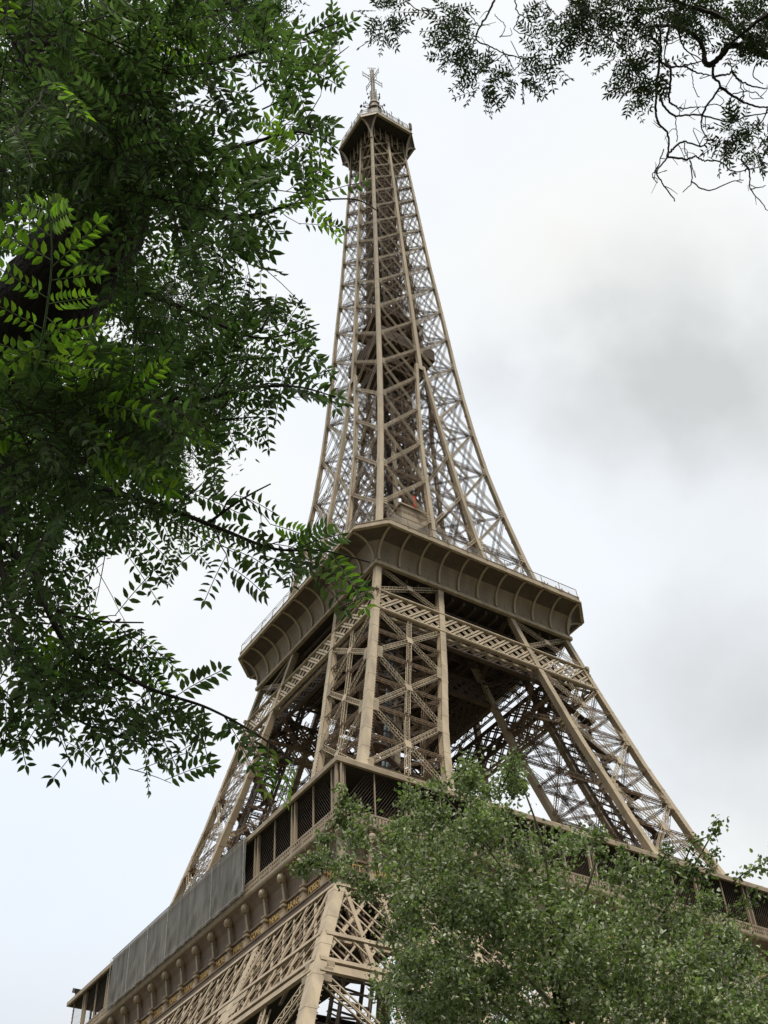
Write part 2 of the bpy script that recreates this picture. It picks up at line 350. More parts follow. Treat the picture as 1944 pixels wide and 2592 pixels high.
# blue painted lift guide standing in the near leg
lg = MB()
for dx in (-.28, .28): lg.tube([(-h(z)*.5-g_(z)*.5+3.2+dx-3.0, -h(z)*.5-g_(z)*.5-.8, z) for z in (72, 84, 96, 109)], .2, 8)
part(lg, 'guide_pipe', BLUE, bpy.data.objects['leg'])

# ---- upper shaft
ZN = [116.8, 128.3, 139.2, 150.3, 161.2, 171.7, 181.5, 191.2, 200.8, 210, 218.3, 226.6, 233.7, 240.8, 247.5, 253.5, 259.4, 265.3, 270.6, 275.4]
bw = lambda z: float(np.interp(z, [116, 180, 270], [.85, .68, .52]))
sh = MB(); MERGE = 176.5
for sx in (-1, 1):
    for sy in (-1, 1):
        girder(sh, sx, sy, h, h, [z for z in [110.9]+ZN], bw, .62)
        for fx, fy in ((h, g_), (g_, h), (g_, g_)):
            b2 = lambda z: bw(z)*.85
            girder(sh, sx, sy, fx, fy, [110.9]+[z for z in ZN if z < MERGE]+[MERGE], b2, .62 if (fx is h) != (fy is h) else False)
for f in range(4):          # single middle upright above the meeting of the legs
    rings = []
    for z in [MERGE-1.5]+[z for z in ZN if z > MERGE]:
        b = bw(z)*.62; o = h(z)+.012; rings.append([onface(f, -b, o, z), onface(f, b, o, z), onface(f, b, o-.7, z), onface(f, -b, o-.7, z)])
    sh.loft(rings)
    z = MERGE
    while z < 275:
        b = bw(z)*.62; o = h(z)-.05
        for s_ in (-1, 1): sh.beam(onface(f, s_*(b-.02), o, z), onface(f, s_*(b+.12), o, z), .1, .07)
        z += .62
    for z in ZN[1:-1]:      # gusset fins at the nodes
        for side in (-1, 1):
            cols = [h(z)-bw(z)-.3] + ([g_(z)+bw(z)+.2] if z < MERGE else [bw(z)*.62+.3])
            for c in cols:
                for dz in (-.5, 0.1, .7): sh.beam(onface(f, side*(c-.4), h(z+dz)-.02, z+dz), onface(f, side*(c+.4), h(z+dz)-.02, z+dz), .32, .05, fn(f))
shaft = part(sh, 'upper_shaft', IRON, tower)
ub = MB(); ui = MB()
for f in range(4):
    for i, (z0, z1) in enumerate(zip(ZN[:-1], ZN[1:])):
        wd = float(np.interp(z0, [116, 180, 270], [.54, .46, .33])); c = wd*.12
        for side in (-1, 1):
            if z0 < MERGE-6: s0 = lambda z: side*(h(z)-bw(z)); s1 = lambda z: side*(g_(z)+bw(z)*.8)
            else: s0 = lambda z: side*(h(z)-bw(z)); s1 = lambda z: side*bw(z)*.6
            xpanel(ub, f, s0, s1, z0, z1, h(z0)-.04, h(z1)-.04, wd, c, mid=False, n_plate=False, pitch=.65)
            # a second, inner plane of bracing
            xpanel(ui, f, s0, s1, z0, z1, h(z0)-1.25, h(z1)-1.2, wd*.7, c*.7, mid=False, n_plate=False, pitch=1.0)
            if z0 > 125: s2 = lambda z: side*max(.3, h(z)-3.0); s3 = lambda z: side*.2; xpanel(ui, f, s2, s3, z0, z1, h(z0)-2.6, h(z1)-2.5, wd*.55, c*.7, mid=False, n_plate=False, pitch=1.3)
            nn = fn(f); ui.truss(onface(f, s0(z0), h(z0)-.5, z0), onface(f, s1(z0), h(z0)-.5, z0), wd*.8, wd*.6, nn, c*.8, 1.0)
        if z0 < MERGE-30:
            s0 = lambda z: -(g_(z)); s1 = lambda z: g_(z)
            xpanel(ub, f, s0, s1, z0, z1, h(z0)-.04, h(z1)-.04, wd, c, mid=False, n_plate=False, pitch=.65)
    for z0 in ZN[:-1]:      # interior ties, girder to girder in plan
        hh = h(z0)-.6; gg = g_(z0)+.3 if z0 < MERGE else .3
        for s_ in (-1, 1):
            ui.truss(onface(f, s_*gg, hh, z0), onface(f, s_*gg, 0, z0), .4, .35, (0, 0, 1), .07, 1.2)
            ui.truss(onface(f, s_*hh, hh, z0), onface(f, s_*gg, gg, z0), .35, .3, (0, 0, 1), .06, 1.3)
# the inner side walls of the separate legs below the merge
for sx in (-1, 1):
    for sy in (-1, 1):
        for z0, z1 in zip(ZN[:5], ZN[1:6]):
            for ax in (0, 1):
                def P_(s, z): return np.array([sx*g_(z), sy*s, z]) if ax == 0 else np.array([sx*s, sy*g_(z), z])
                nn = (1, 0, .1) if ax == 0 else (0, 1, .1)
                ui.truss(P_(g_(z0)+.5, z0), P_(h(z1)-.7, z1), .5, .35, nn, .08, 1.0); ui.truss(P_(h(z0)-.7, z0), P_(g_(z1)+.5, z1), .5, .35, nn, .08, 1.0)
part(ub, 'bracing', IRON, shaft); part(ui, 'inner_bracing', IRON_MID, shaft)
# core: lift guides, stair tower, ties
co = MB(); CZ = 116.5; q = 2.3
for (x, y) in ((-q, -q), (q, -q), (q, q), (-q, q), (0, -q), (0, q), (-q, 0), (q, 0)): co.beam((x*1.15, y*1.15, CZ), (x*.9, y*.9, 275), .42, .42)
z = CZ
while z < 274:
    k = 1.15-.25*(z-CZ)/158
    for a, b in (((-q,-q),(q,-q)), ((q,-q),(q,q)), ((q,q),(-q,q)), ((-q,q),(-q,-q))):
        a = np.array([a[0]*k, a[1]*k, z]); b = np.array([b[0]*k, b[1]*k, z]); up = np.array([0, 0, 3.0])
        co.beam(a, b, .22, .3); co.beam(a, b+up, .14, .14); co.beam(b, a+up, .14, .14)
    co.beam((-q*.9, -q*.6, z), (q*.9, -q*.6+.9, z+3), 1.0, .14)
    z += 3.0
part(co, 'lift_core', IRON_DK, shaft)
ipf = MB()
ipf.box((-5.2, -5.2, 197.3), (5.2, 5.2, 197.7)); ipf.box((-3.6, -3.6, 197.7), (3.6, 3.6, 201))
part(ipf, 'service_platform', IRON_DK, shaft); ipf = MB()
ipf.box((-6.4, -6.4, 185.2), (6.4, 6.4, 185.6)); ipf.box((-6.4, -6.4, 185.6), (6.4, -6.2, 188.6)); ipf.box((-6.4, 6.2, 185.6), (6.4, 6.4, 188.6)); ipf.box((-6.4, -6.2, 185.6), (-6.2, 6.2, 188.6)); ipf.box((6.2, -6.2, 185.6), (6.4, 6.2, 188.6))
ipf.box((-4.6, -4.6, 180.6), (4.6, 4.6, 182.6))
for i in range(-5, 6, 2): ipf.box((i-.15, -6.3, 184.7), (i+.15, 6.3, 185.2))
part(ipf, 'lift_change_platform', IRON_DK, shaft)

# ---- second platform
def octo(w, c, z):
    return [(-w+c, -w, z), (w-c, -w, z), (w, -w+c, z), (w, w-c, z), (w-c, w, z), (-w+c, w, z), (-w, w-c, z), (-w, -w+c, z)]
sp = MB(); V2, W2, C2 = 18.0, 21.75, 3.67
cove = []
for t in np.linspace(0, 1, 9):
    th = t*math.pi/2; ww = V2+3.55*(1-math.cos(th)); cove.append(octo(ww, .05+C2*(1-math.cos(th)), 112.2+3.45*math.sin(th)))
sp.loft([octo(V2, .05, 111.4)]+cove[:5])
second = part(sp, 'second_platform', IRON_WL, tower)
cv = MB(); cv.loft(cove[4:]); part(cv, 'cove', IRON_DK, second)  # upper cove in dark iron, shade under the deck edge painted in
tr = MB()
tr.loft([octo(V2-.3, .05, 110.75), octo(V2+.28, .05, 110.75), octo(V2+.28, .05, 111.25), octo(V2+.12, .05, 111.3), octo(V2+.12, .05, 111.5), octo(V2-.3, .05, 111.5)])
tr.loft([octo(W2-.4, C2, 115.62), octo(W2, C2, 115.66), octo(W2, C2, 115.95), octo(W2-.12, C2, 115.97), octo(W2-.12, C2, 116.25), octo(W2-.9, C2, 116.27)])
tr.loft([octo(W2-.36, C2, 116.2), octo(W2-.36, C2, 116.95), octo(W2-.30, C2, 116.95), octo(W2-.30, C2, 117.03), octo(W2-.48, C2, 117.03), octo(W2-.48, C2, 116.2)])
part(tr, 'moulding', IRON, second)
dk = MB(); o8 = octo(W2-.9, C2, 115.9)
dk.quads(o8, [(0, 1, 2, 3), (0, 3, 4, 7), (4, 5, 6, 7)]); o8 = octo(V2-.35, .05, 110.95); dk.quads(o8, [(0, 1, 2, 3), (0, 3, 4, 7), (4, 5, 6, 7)])
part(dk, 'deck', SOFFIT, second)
for f in range(4):
    for k in range(11):
        s = -17.6+3.52*k; rb = MB(); pts = []
        for t in np.linspace(0, 1, 9):
            th = t*math.pi/2; pts.append((V2+3.55*(1-math.cos(th))+.02, 112.2+3.45*math.sin(th)))
        pts = [(V2+.02, 111.5)]+pts; r = []
        for (o, z) in pts:
            d = .26; z2 = z-.0
            tt = min(1, max(0, (o-V2)/3.55)); oo = o+d*(1-tt); zz = z-d*tt
            r.append([onface(f, s-.17, o-.05, z+.05), onface(f, s+.17, o-.05, z+.05), onface(f, s+.17, oo, zz), onface(f, s-.17, oo, zz)])
        rb.loft(r); part(rb, 'rib', IRON_RB, second)
fx = MB()
for f in range(4):           # panel seams: half bay straps on the wall
    for k in range(10):
        s = -17.6+3.52*(k+.5); fx.beam(onface(f, s, V2+.02, 111.5), onface(f, s, V2+.03, 112.9), .06, .04, fn(f))
    fx.beam(onface(f, -V2+.2, V2+.26, 113.75), onface(f, V2-.2, V2+.26, 113.75), .07, .05, fn(f))
part(fx, 'panel_strap', IRON_MID, second)
pf = MB(); fm = MB()
for f in range(4):
    L2 = W2-C2-.2
    for k in range(-5, 6):
        s = k*L2/5; a = onface(f, s, W2-.34, 116.2); b = onface(f, s, W2-.46, 118.6); c = onface(f, s, W2-1.2, 119.4)
        pf.beam(a, onface(f, s, W2-.30, 117.05), .3, .14, fn(f)); pf.beam(a, b, .07); pf.beam(b, c, .07)
        fm.quads([onface(f, s-.01, W2-1.2, 119.4), onface(f, s-.01, W2-.46, 118.6), onface(f, s-.01+.02, W2-.46, 118.6), onface(f, s+.01, W2-1.2, 119.4)], [(0, 1, 2, 3)])
    pf.beam(onface(f, -L2, W2-.46, 118.6), onface(f, L2, W2-.46, 118.6), .05); pf.beam(onface(f, -L2, W2-1.2, 119.4), onface(f, L2, W2-1.2, 119.4), .04)
    fm.quads([onface(f, -L2, W2-.42, 117.0), onface(f, L2, W2-.42, 117.0), onface(f, L2, W2-.46, 118.6), onface(f, -L2, W2-.46, 118.6)], [(0, 1, 2, 3)])
part(pf, 'railing', IRON_MID, second); part(fm, 'fence_mesh', MESHL, second)
# lattice girder hoop under the second platform
lg = MB()
def hoop(mb, offf, z0, z1, half, step, bwid, nn_w=.05):
    for f in range(4):
        nn = fn(f); m = int(round(2*half/step))
        for j, (z, t) in enumerate(((z0, .5), (z1, .45))):
            mb.beam(onface(f, -half, offf(z), z), onface(f, half, offf(z), z), t, .5, nn); mb.beam(onface(f, -half, offf(z)+.27, z), onface(f, half, offf(z)+.27, z), .1, .12, nn)
        for i in range(-1, m):
            for s_ in (-1, 1):
                for dd in (0, step*.28):
                    a, b = s_*(-half+i*step+dd), s_*(-half+(i+2)*step+dd); za, zb = z0, z1
                    if abs(b) > half: fr = (half-abs(a))/(abs(b)-abs(a)); b = math.copysign(half, b); zb = z0+(z1-z0)*fr
                    if abs(a) > half: fr = (abs(a)-half)/(abs(a)-abs(b)) if abs(a) != abs(b) else 0; a = math.copysign(half, a); za = z0+(z1-z0)*fr
                    oo = .06*s_
                    mb.beam(onface(f, a, offf(za)+oo, za), onface(f, b, offf(zb)+oo, zb), bwid, .09, nn)
hoop(lg, lambda z: h(z)-.25, 100.75, 104.8, 19.6, 2.35, .27)
for f in range(4):
    for z in (100.7,): 
        lg.beam(onface(f, -19, h(z)-1.3, z), onface(f, 19, h(z)-1.3, z), .3, .3)
part(lg, 'lattice_girder', IRON, second)
ig = MB(); hoop(ig, lambda z: g_(z)+.3, 100.75, 104.8, 8.6, 2.0, .3); hoop(ig, lambda z: h(z)-3.2, 101.2, 104.9, 17, 2.6, .3)
for k in range(-4, 5):
    ig.truss((k*3.8, -16.5, 106.5), (k*3.8, 16.5, 106.5), 1.6, .5, (1, 0, 0), .16, .8); ig.truss((-16.5, k*3.8, 108.6), (16.5, k*3.8, 108.6), 1.4, .5, (0, 1, 0), .16, .8)
for k in range(-8, 9): ig.beam((k*2.05, -17.3, 110.3), (k*2.05, 17.3, 110.3), .3, .6)
part(ig, 'floor_girder', IRON_DK, second)
pv = MB(); pv.box((-9.2, -9.2, 115.95), (9.2, 9.2, 121.5)); pv.box((-9.8, -9.8, 121.5), (9.8, 9.8, 121.9)); pv.box((-6.5, -6.5, 121.9), (6.5, 6.5, 127.6)); pv.box((-7.0, -7.0, 127.6), (7.0, 7.0, 127.95))
for s in np.arange(-8.4, 8.6, 1.2):
    for f in range(4): pv.beam(onface(f, s, 9.24, 116), onface(f, s, 9.24, 121.4), .12, .08, fn(f))
part(pv, 'pavilion', IRON_BR, second)
mh = MB(); mh.box((-9.6, -13.4, 122), (-4.4, -7, 130.6)); mh.box((-9.9, -13.7, 130.6), (-4.1, -6.7, 130.9))
part(mh, 'machine_house', IRON_RB, second)

# ---- third platform
tp = MB(); W3, C3 = 8.43, 3.19
tp.loft([octo(W3-.6, C3-.25, 275.55), octo(W3, C3, 275.6), octo(W3, C3, 276.0), octo(W3-.1, C3, 276.02), octo(W3-.1, C3, 276.5), octo(W3-.3, C3, 276.55)])
tp.loft([octo(W3-.3, C3, 276.5), octo(W3-.3, C3, 277.5), octo(W3-.25, C3, 277.5), octo(W3-.25, C3, 277.6), octo(W3-.5, C3, 277.6)])
third = part(tp, 'third_platform', IRON, tower)
sf = MB(); o8 = octo(W3-.3, C3, 275.75); sf.quads(o8, [(0, 1, 2, 3), (0, 3, 4, 7), (4, 5, 6, 7)]); o8 = octo(W3-.5, C3, 277.0); sf.quads(o8, [(0, 1, 2, 3), (0, 3, 4, 7), (4, 5, 6, 7)])
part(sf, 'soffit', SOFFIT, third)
for sx in (-1, 1):
    for sy in (-1, 1):
        ends = [(sx*(W3-C3), sy*W3), (sx*W3, sy*(W3-C3))]; curves = []
        for ex, ey in ends:
            rb = MB(); C_ = []
            for t in np.linspace(0, 1, 9):
                th = t*math.pi/2; k = 1-math.cos(th); z = 268.3+7.3*math.sin(th); b = h(268.3)
                C_.append((sx*b+(ex-sx*b)*k, sy*b+(ey-sy*b)*k, z))
            curves.append(C_); d = norm(np.array([ex-sx*5.2, ey-sy*5.2, 0])); u = np.array([-d[1], d[0], 0])*.24
            rb.loft([[np.array(p)-u-d*.2, np.array(p)+u-d*.2, np.array(p)+u+d*.12, np.array(p)-u+d*.12] for p in C_])
            part(rb, 'rib', IRON, third)
        wb = MB(); q = []
        A = np.array(curves[0]); B = np.array(curves[1]); V = np.concatenate([A, B])
        for i in range(8): q.append((i, i+1, 9+i+1, 9+i))
        wb.quads(V, q); part(wb, 'corner_web', IRON_DK, third)
vs = MB()
for f in range(4):
    for s in (-4.4, -2.6, -.9, .9, 2.6, 4.4): vs.beam(onface(f, s, h(270)+.15, 269.2), onface(f, s, h(275)+.35, 275.6), .3, .25, fn(f))
    vs.beam(onface(f, -5.1, h(272)+.1, 272), onface(f, 5.1, h(272)+.1, 272), .18, .18)
part(vs, 'strut', IRON_MID, third)
cb = MB()
cb.loft([octo(5.6, 1.6, 277.0), octo(5.6, 1.6, 281.2), octo(6.1, 1.8, 281.2), octo(6.1, 1.8, 281.6), octo(4.4, 1.4, 281.9), octo(4.4, 1.4, 284.8), octo(3.6, 1.2, 285.6), octo(2.4, .8, 288.0)])
o8 = octo(2.4, .8, 288.0); cb.quads(o8, [(0, 1, 2, 3), (0, 3, 4, 7), (4, 5, 6, 7)])
part(cb, 'cabin', IRON_BR, third)
cg = MB(); cm = MB()
cgh = 280.9
for a, b in zip(octo(W3-.4, C3, 277.6), octo(W3-.4, C3, 277.6)[1:]+octo(W3-.4, C3, 277.6)[:1]):
    a, b = np.array(a), np.array(b); n = max(2, int(np.linalg.norm(b-a)/1.4)); ca = a*(.95, .95, 1)+(0, 0, cgh-277.6); cb_ = b*(.95, .95, 1)+(0, 0, cgh-277.6)
    for i in range(n+1):
        p = a+(b-a)*i/n; p2 = ca+(cb_-ca)*i/n; cg.beam(p, p2+(0, 0, rnd.uniform(0, .5)), .09)
    cg.beam(ca, cb_, .08); cm.quads([a, b, cb_, ca], [(0, 1, 2, 3)])
part(cg, 'cage_frame', IRON_MID, third); part(cm, 'cage_mesh', MESHW, third)
an = MB()                                           # aerials and dishes bristling on the roof
for i in range(120):
    a = rnd.uniform(0, 2*math.pi); r = rnd.uniform(5.6, 8.2); x, y = r*math.cos(a), r*math.sin(a); z0 = 280.6; hh = rnd.uniform(.2, 2.0)
    an.beam((x, y, 278), (x, y, z0+hh), .1)
    if rnd.random() < .6: an.beam((x-.35, y-.2, z0+hh*.7), (x+.35, y+.2, z0+hh*.7), .08, .3)
an.beam((5.3, -8.0, 276.6), (5.3, -8.0, 281.5), .35); an.beam((5.3, -8.05, 278.3), (5.3, -8.05, 281.3), .7, .5)
part(an, 'aerial', IRON_DK, third)
# campanile and mast
mp = MB(); k = 12
def circ(r, z, k=12): return [(r*math.cos(2*math.pi*i/k), r*math.sin(2*math.pi*i/k), z) for i in range(k)]
mp.loft([circ(1.9, 287.9), circ(1.5, 296.2), circ(2.0, 296.3), circ(2.0, 296.7), circ(1.25, 296.8), circ(1.25, 299.6), circ(1.5, 299.7), circ(1.3, 300.8), circ(.8, 301.8), circ(.1, 302.2)])
for i in range(12): mp.beam(circ(1.95, 296.8)[i], circ(1.95, 298.0)[i], .07); mp.beam(circ(1.95, 298.0)[i], circ(1.95, 298.0)[(i+1) % 12], .06)
mast = part(mp, 'campanile', IRON_BR, tower)
mm = MB()
for (w_, z0, z1) in ((.62, 301.5, 308.8), (.36, 308.8, 321.2)):
    cs = [(-w_, -w_), (w_, -w_), (w_, w_), (-w_, w_)]
    for i in range(4):
        a, b = cs[i], cs[(i+1) % 4]; mm.beam((*a, z0), (*a, z1), .16); z = z0; j = 0
        while z < z1-.5:
            p, q_ = (a, b) if j % 2 else (b, a); mm.beam((*p, z), (*q_, z+.9), .09); mm.beam((*a, z), (*b, z), .1); z += .9; j += 1
mm.box((-.2, -.2, 301.5), (.2, .2, 321.2))
mst = part(mm, 'antenna_mast', MASTW, tower)
ar = MB()
for i, (dx, dy) in enumerate(((1, 0), (-1, 0), (0, 1), (0, -1))):
    for z in (314.6, 316.2): ar.beam((0, 0, z), (dx*3.2, dy*3.2, z), .17)
    ar.beam((dx*3.2, dy*3.2, 313.9), (dx*3.2, dy*3.2, 316.9), .17); ar.beam((dx*2.2, dy*2.2, 314.2), (dx*2.2, dy*2.2, 316.6), .08)
ar.loft([circ(1.3, 316.4), circ(1.3, 316.6), circ(1.2, 316.6), circ(1.2, 316.4)])
ar.beam((-1.1, .6, 322.6), (1.1, -.6, 322.6), .17)
for s in (-.6, 0, .6): ar.beam((s, -s*.5, 321), (s, -s*.5, 323.1), .09)
part(ar, 'antenna_arm', MASTW, mst)
dsh = MB()
for i in range(26):
    a = rnd.uniform(0, 6.28); z = rnd.uniform(296, 308); r = 1.1 if z > 302 else 2.3
    x, y = math.cos(a), math.sin(a); dsh.beam((x*r*.8, y*r*.8, z), (x*(r+.6), y*(r+.6), z), .08); dsh.beam((x*(r+.6), y*(r+.6), z-.5), (x*(r+.6), y*(r+.6), z+.5), .22)
for (x, y, z) in ((-3.2, 1.4, 298.2), (-2.9, 1.8, 296.4), (-2.9, 2.2, 293.6)): dsh.loft([[(x, y+.5*math.cos(t), z+.5*math.sin(t)) for t in np.linspace(0, 5.5, 8)], [(x-.35, y+.45*math.cos(t), z+.45*math.sin(t)) for t in np.linspace(0, 5.5, 8)]]); dsh.beam((x, y, z), (0, 0, z-.5), .1)
part(dsh, 'dish_aerial', IRON_DK, mast)

# ---- first platform
fp = MB(); D1 = 35.4
def ringbox(mb, ro, ri, z0, z1):        # square ring
    for (x0, y0, x1, y1) in ((-ro, -ro, ro, -ri), (-ro, ri, ro, ro), (-ro, -ri, -ri, ri), (ri, -ri, ro, ri)): mb.box((x0, y0, z0), (x1, y1, z1))
sq = lambda r, z: [(-r, -r, z), (r, -r, z), (r, r, z), (-r, r, z)]
fp.loft([sq(D1-1.2, 56.95), sq(D1-.05, 57.0), sq(D1+.06, 57.1), sq(D1+.12, 57.3), sq(D1+.12, 57.5), sq(D1-.02, 57.55), sq(D1-.5, 57.56)])
first = part(fp, 'first_platform', IRON_LO, tower)
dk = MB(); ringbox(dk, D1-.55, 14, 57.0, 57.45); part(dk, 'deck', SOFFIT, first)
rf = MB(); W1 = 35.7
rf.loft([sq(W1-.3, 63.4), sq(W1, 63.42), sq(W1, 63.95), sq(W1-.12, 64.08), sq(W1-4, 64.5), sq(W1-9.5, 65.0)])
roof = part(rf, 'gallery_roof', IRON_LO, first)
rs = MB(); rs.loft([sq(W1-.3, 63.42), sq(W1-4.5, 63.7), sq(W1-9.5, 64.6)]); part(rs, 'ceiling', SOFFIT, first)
for f in range(4):
    pvl = MB(); a = onface(f, -15, 31.2, 57.5); b = onface(f, 15, 26, 63.9); pvl.box(np.minimum(a, b), np.maximum(a, b)); part(pvl, 'restaurant_wall', IRON_DK, first)
def posts(f, start, step, cnt):
    for k in range(cnt):
        s = start+k*step
        if abs(s) > 35.3: continue
        for ds, wd in ((-.33, .2), (.33, .2)):
            m_ = MB(); m_.beam(onface(f, s+ds, D1-.25, 57.5), onface(f, s+ds, D1-.25, 63.45), wd, .32, fn(f)); part(m_, 'gallery_post', IRON_LO, first)
        s2 = s+step/2
        if abs(s2) < 35:
            m_ = MB(); m_.beam(onface(f, s2, D1-.2, 57.5), onface(f, s2, D1-.2, 63.45), .11, .15, fn(f)); part(m_, 'mullion', IRON_LO, first)
posts(0, -27.0-8.07, 8.07, 9); posts(1, -26.25-8.03, 8.03, 9)
posts(2, -32, 8.0, 9); posts(3, -32, 8.0, 9)
m_ = MB()
for s in (-.45, .35): m_.beam((-D1+.25, -D1+.3+s, 57.5), (-D1+.25, -D1+.3+s, 63.45), .16); m_.beam((-D1+.9, -D1+.25, 57.5), (-D1+.9, -D1+.25, 63.45), .18)
part(m_, 'gallery_post', IRON_LO, first)
wm = MB()
for f in range(4): # wire mesh screening the gallery
    a, b = onface(f, -D1+.3, D1-.42, 58.6), onface(f, D1-.3, D1-.42, 63.4)
    nm = 210
    for i in range(nm):
        s = -D1+.3+i*(2*D1-.6)/nm
        if f < 2: wm.beam(onface(f, s, D1-.42, 58.6), onface(f, min(s+3.4, D1-.3), D1-.42, 58.6+4.8*min(1, (D1-.3-s)/3.4)), .03, .02, fn(f)); 
part(wm, 'wire_mesh', IRON_DK, first)
for f in range(4):
    bl = MB(); n = 190
    for i in range(n):
        s = -D1+.3+i*(2*D1-.6)/(n-1); wdt = .16 if i % 6 else .3
        bl.beam(onface(f, s, D1-.05, 57.55), onface(f, s, D1-.05, 58.5), wdt, .14, fn(f))
        if i % 6: bl.beam(onface(f, s, D1-.05, 57.9), onface(f, s, D1-.05, 58.15), .22, .2, fn(f))
    bl.beam(onface(f, -D1, D1-.05, 58.55), onface(f, D1, D1-.05, 58.55), .14, .24, (0, 0, 1)); bl.beam(onface(f, -D1, D1-.05, 57.62), onface(f, D1, D1-.05, 57.62), .1, .22, (0, 0, 1))
    part(bl, 'balustrade', IRON_LO, first)
# frieze: cove wall, name panels, ledge
fz = MB(); prof = [(34.25, 53.9), (34.25, 54.1), (34.3, 55.0), (34.5, 55.95), (34.9, 56.6), (35.3, 56.98)]
fz.loft([sq(r, z) for r, z in prof])
fz.loft([sq(34.45, 53.7), sq(34.62, 53.75), sq(34.62, 53.92), sq(34.25, 53.97)])
fz.loft([sq(34.42, 51.55), sq(34.42, 53.7)]); fz.loft([sq(34.0, 50.1), sq(35.9, 50.1), sq(36.08, 50.2), sq(36.08, 50.95), sq(35.95, 51.08), sq(34.42, 51.56)])
fz.loft([sq(36.08, 50.9), sq(36.2, 50.93), sq(36.2, 51.06), sq(35.9, 51.12)])
part(fz, 'frieze', IRON_BR, first)  # brown paint, with shade below the gallery worked into its tone
for f in range(4):
    for k in range(-8, 9):
        s = k*3.93; c = MB()
        c.beam(onface(f, s, 34.5, 53.95), onface(f, s, 34.85, 56.3), .34, .34, fn(f))
        c.beam(onface(f, s, 34.5, 55.6), onface(f, s, 34.7, 56.7), .26, .9, fn(f))
        c.box(np.minimum(onface(f, s-.3, 34.2, 51.5), onface(f, s+.3, 34.95, 52.75)), np.maximum(onface(f, s-.3, 34.2, 51.5), onface(f, s+.3, 34.95, 52.75)))
        c.box(np.minimum(onface(f, s-.24, 34.2, 52.75), onface(f, s+.24, 34.8, 53.85)), np.maximum(onface(f, s-.24, 34.2, 52.75), onface(f, s+.24, 34.8, 53.85)))
        c.box(np.minimum(onface(f, s-.36, 34.2, 53.37), onface(f, s+.36, 35.0, 53.55)), np.maximum(onface(f, s-.36, 34.2, 53.37), onface(f, s+.36, 35.0, 53.55)))
        c.box(np.minimum(onface(f, s-.36, 34.2, 53.85), onface(f, s+.36, 34.95, 53.958)), np.maximum(onface(f, s-.36, 34.2, 53.85), onface(f, s+.36, 34.95, 53.958)))
        ce = onface(f, s, 34.98, 56.35); rr = []      # the rounded volute head
        for i in range(1, 8):
            ph = math.pi*i/8; rr.append([ce+np.array([math.sin(ph)*math.cos(a)*.52, math.sin(ph)*math.sin(a)*.52, -.54*math.cos(ph)]) for a in np.arange(10)*math.pi/5])
        c.loft(rr); part(c, 'console', IRON_RB, first)
for (cx, cy) in ((-1, -1), (-1, 1), (1, -1), (1, 1)):
    c = MB(); ce = np.array([cx*35.0, cy*35.0, 56.3]); rr = []
    for i in range(1, 8):
        ph = math.pi*i/8; rr.append([ce+np.array([math.sin(ph)*math.cos(a)*.5, math.sin(ph)*math.sin(a)*.5, -.7*math.cos(ph)]) for a in np.arange(10)*math.pi/5])
    c.loft(rr); c.box((cx*34.6-.35, cy*34.6-.35, 51.3), (cx*34.6+.35, cy*34.6+.35, 56.5)); part(c, 'console', IRON_RB, first)
NAMES = {1: 'CAUCHY BELGRAND REGNAULT FRESNEL DE_PRONY VICAT EBELMEN COULOMB POINSOT FOUCAULT DELAUNAY MORIN HAUY COMBES THENARD ARAGO POISSON MONGE'.split(),
         0: 'PETIT DAGUERRE WURTZ LE_VERRIER PERDONNET DELAMBRE MALUS BREGUET POLONCEAU DUMAS CLAPEYRON BORDA FOURIER BICHAT SAUVAGE PELOUZE CARNOT LAME'.split()}
dg = None
for f, names in NAMES.items():
    for i, nme in enumerate(names):
        cu = bpy.data.curves.new('lettering', 'FONT'); cu.body = nme.replace('_', ' '); cu.align_x = 'CENTER'; cu.align_y = 'CENTER'; cu.size = .98; cu.extrude = .04
        cu.materials.append(GOLD); tmp = bpy.data.objects.new('tmp', cu); me = bpy.data.meshes.new_from_object(tmp); bpy.data.objects.remove(tmp); ob = bpy.data.objects.new('lettering', me); COL.objects.link(ob); ob.parent = first
        s = (-8.5+i)*3.93 if f == 0 else (8.5-i)*3.93
        p = onface(f, s, 34.5, 53.08); ob.location = p
        wf = min(1.0, 3.0/(len(nme)*.66)); ob.scale = (wf, 1, 1)
        ob.rotation_euler = (math.pi/2, 0, 0 if f == 0 else -math.pi/2)
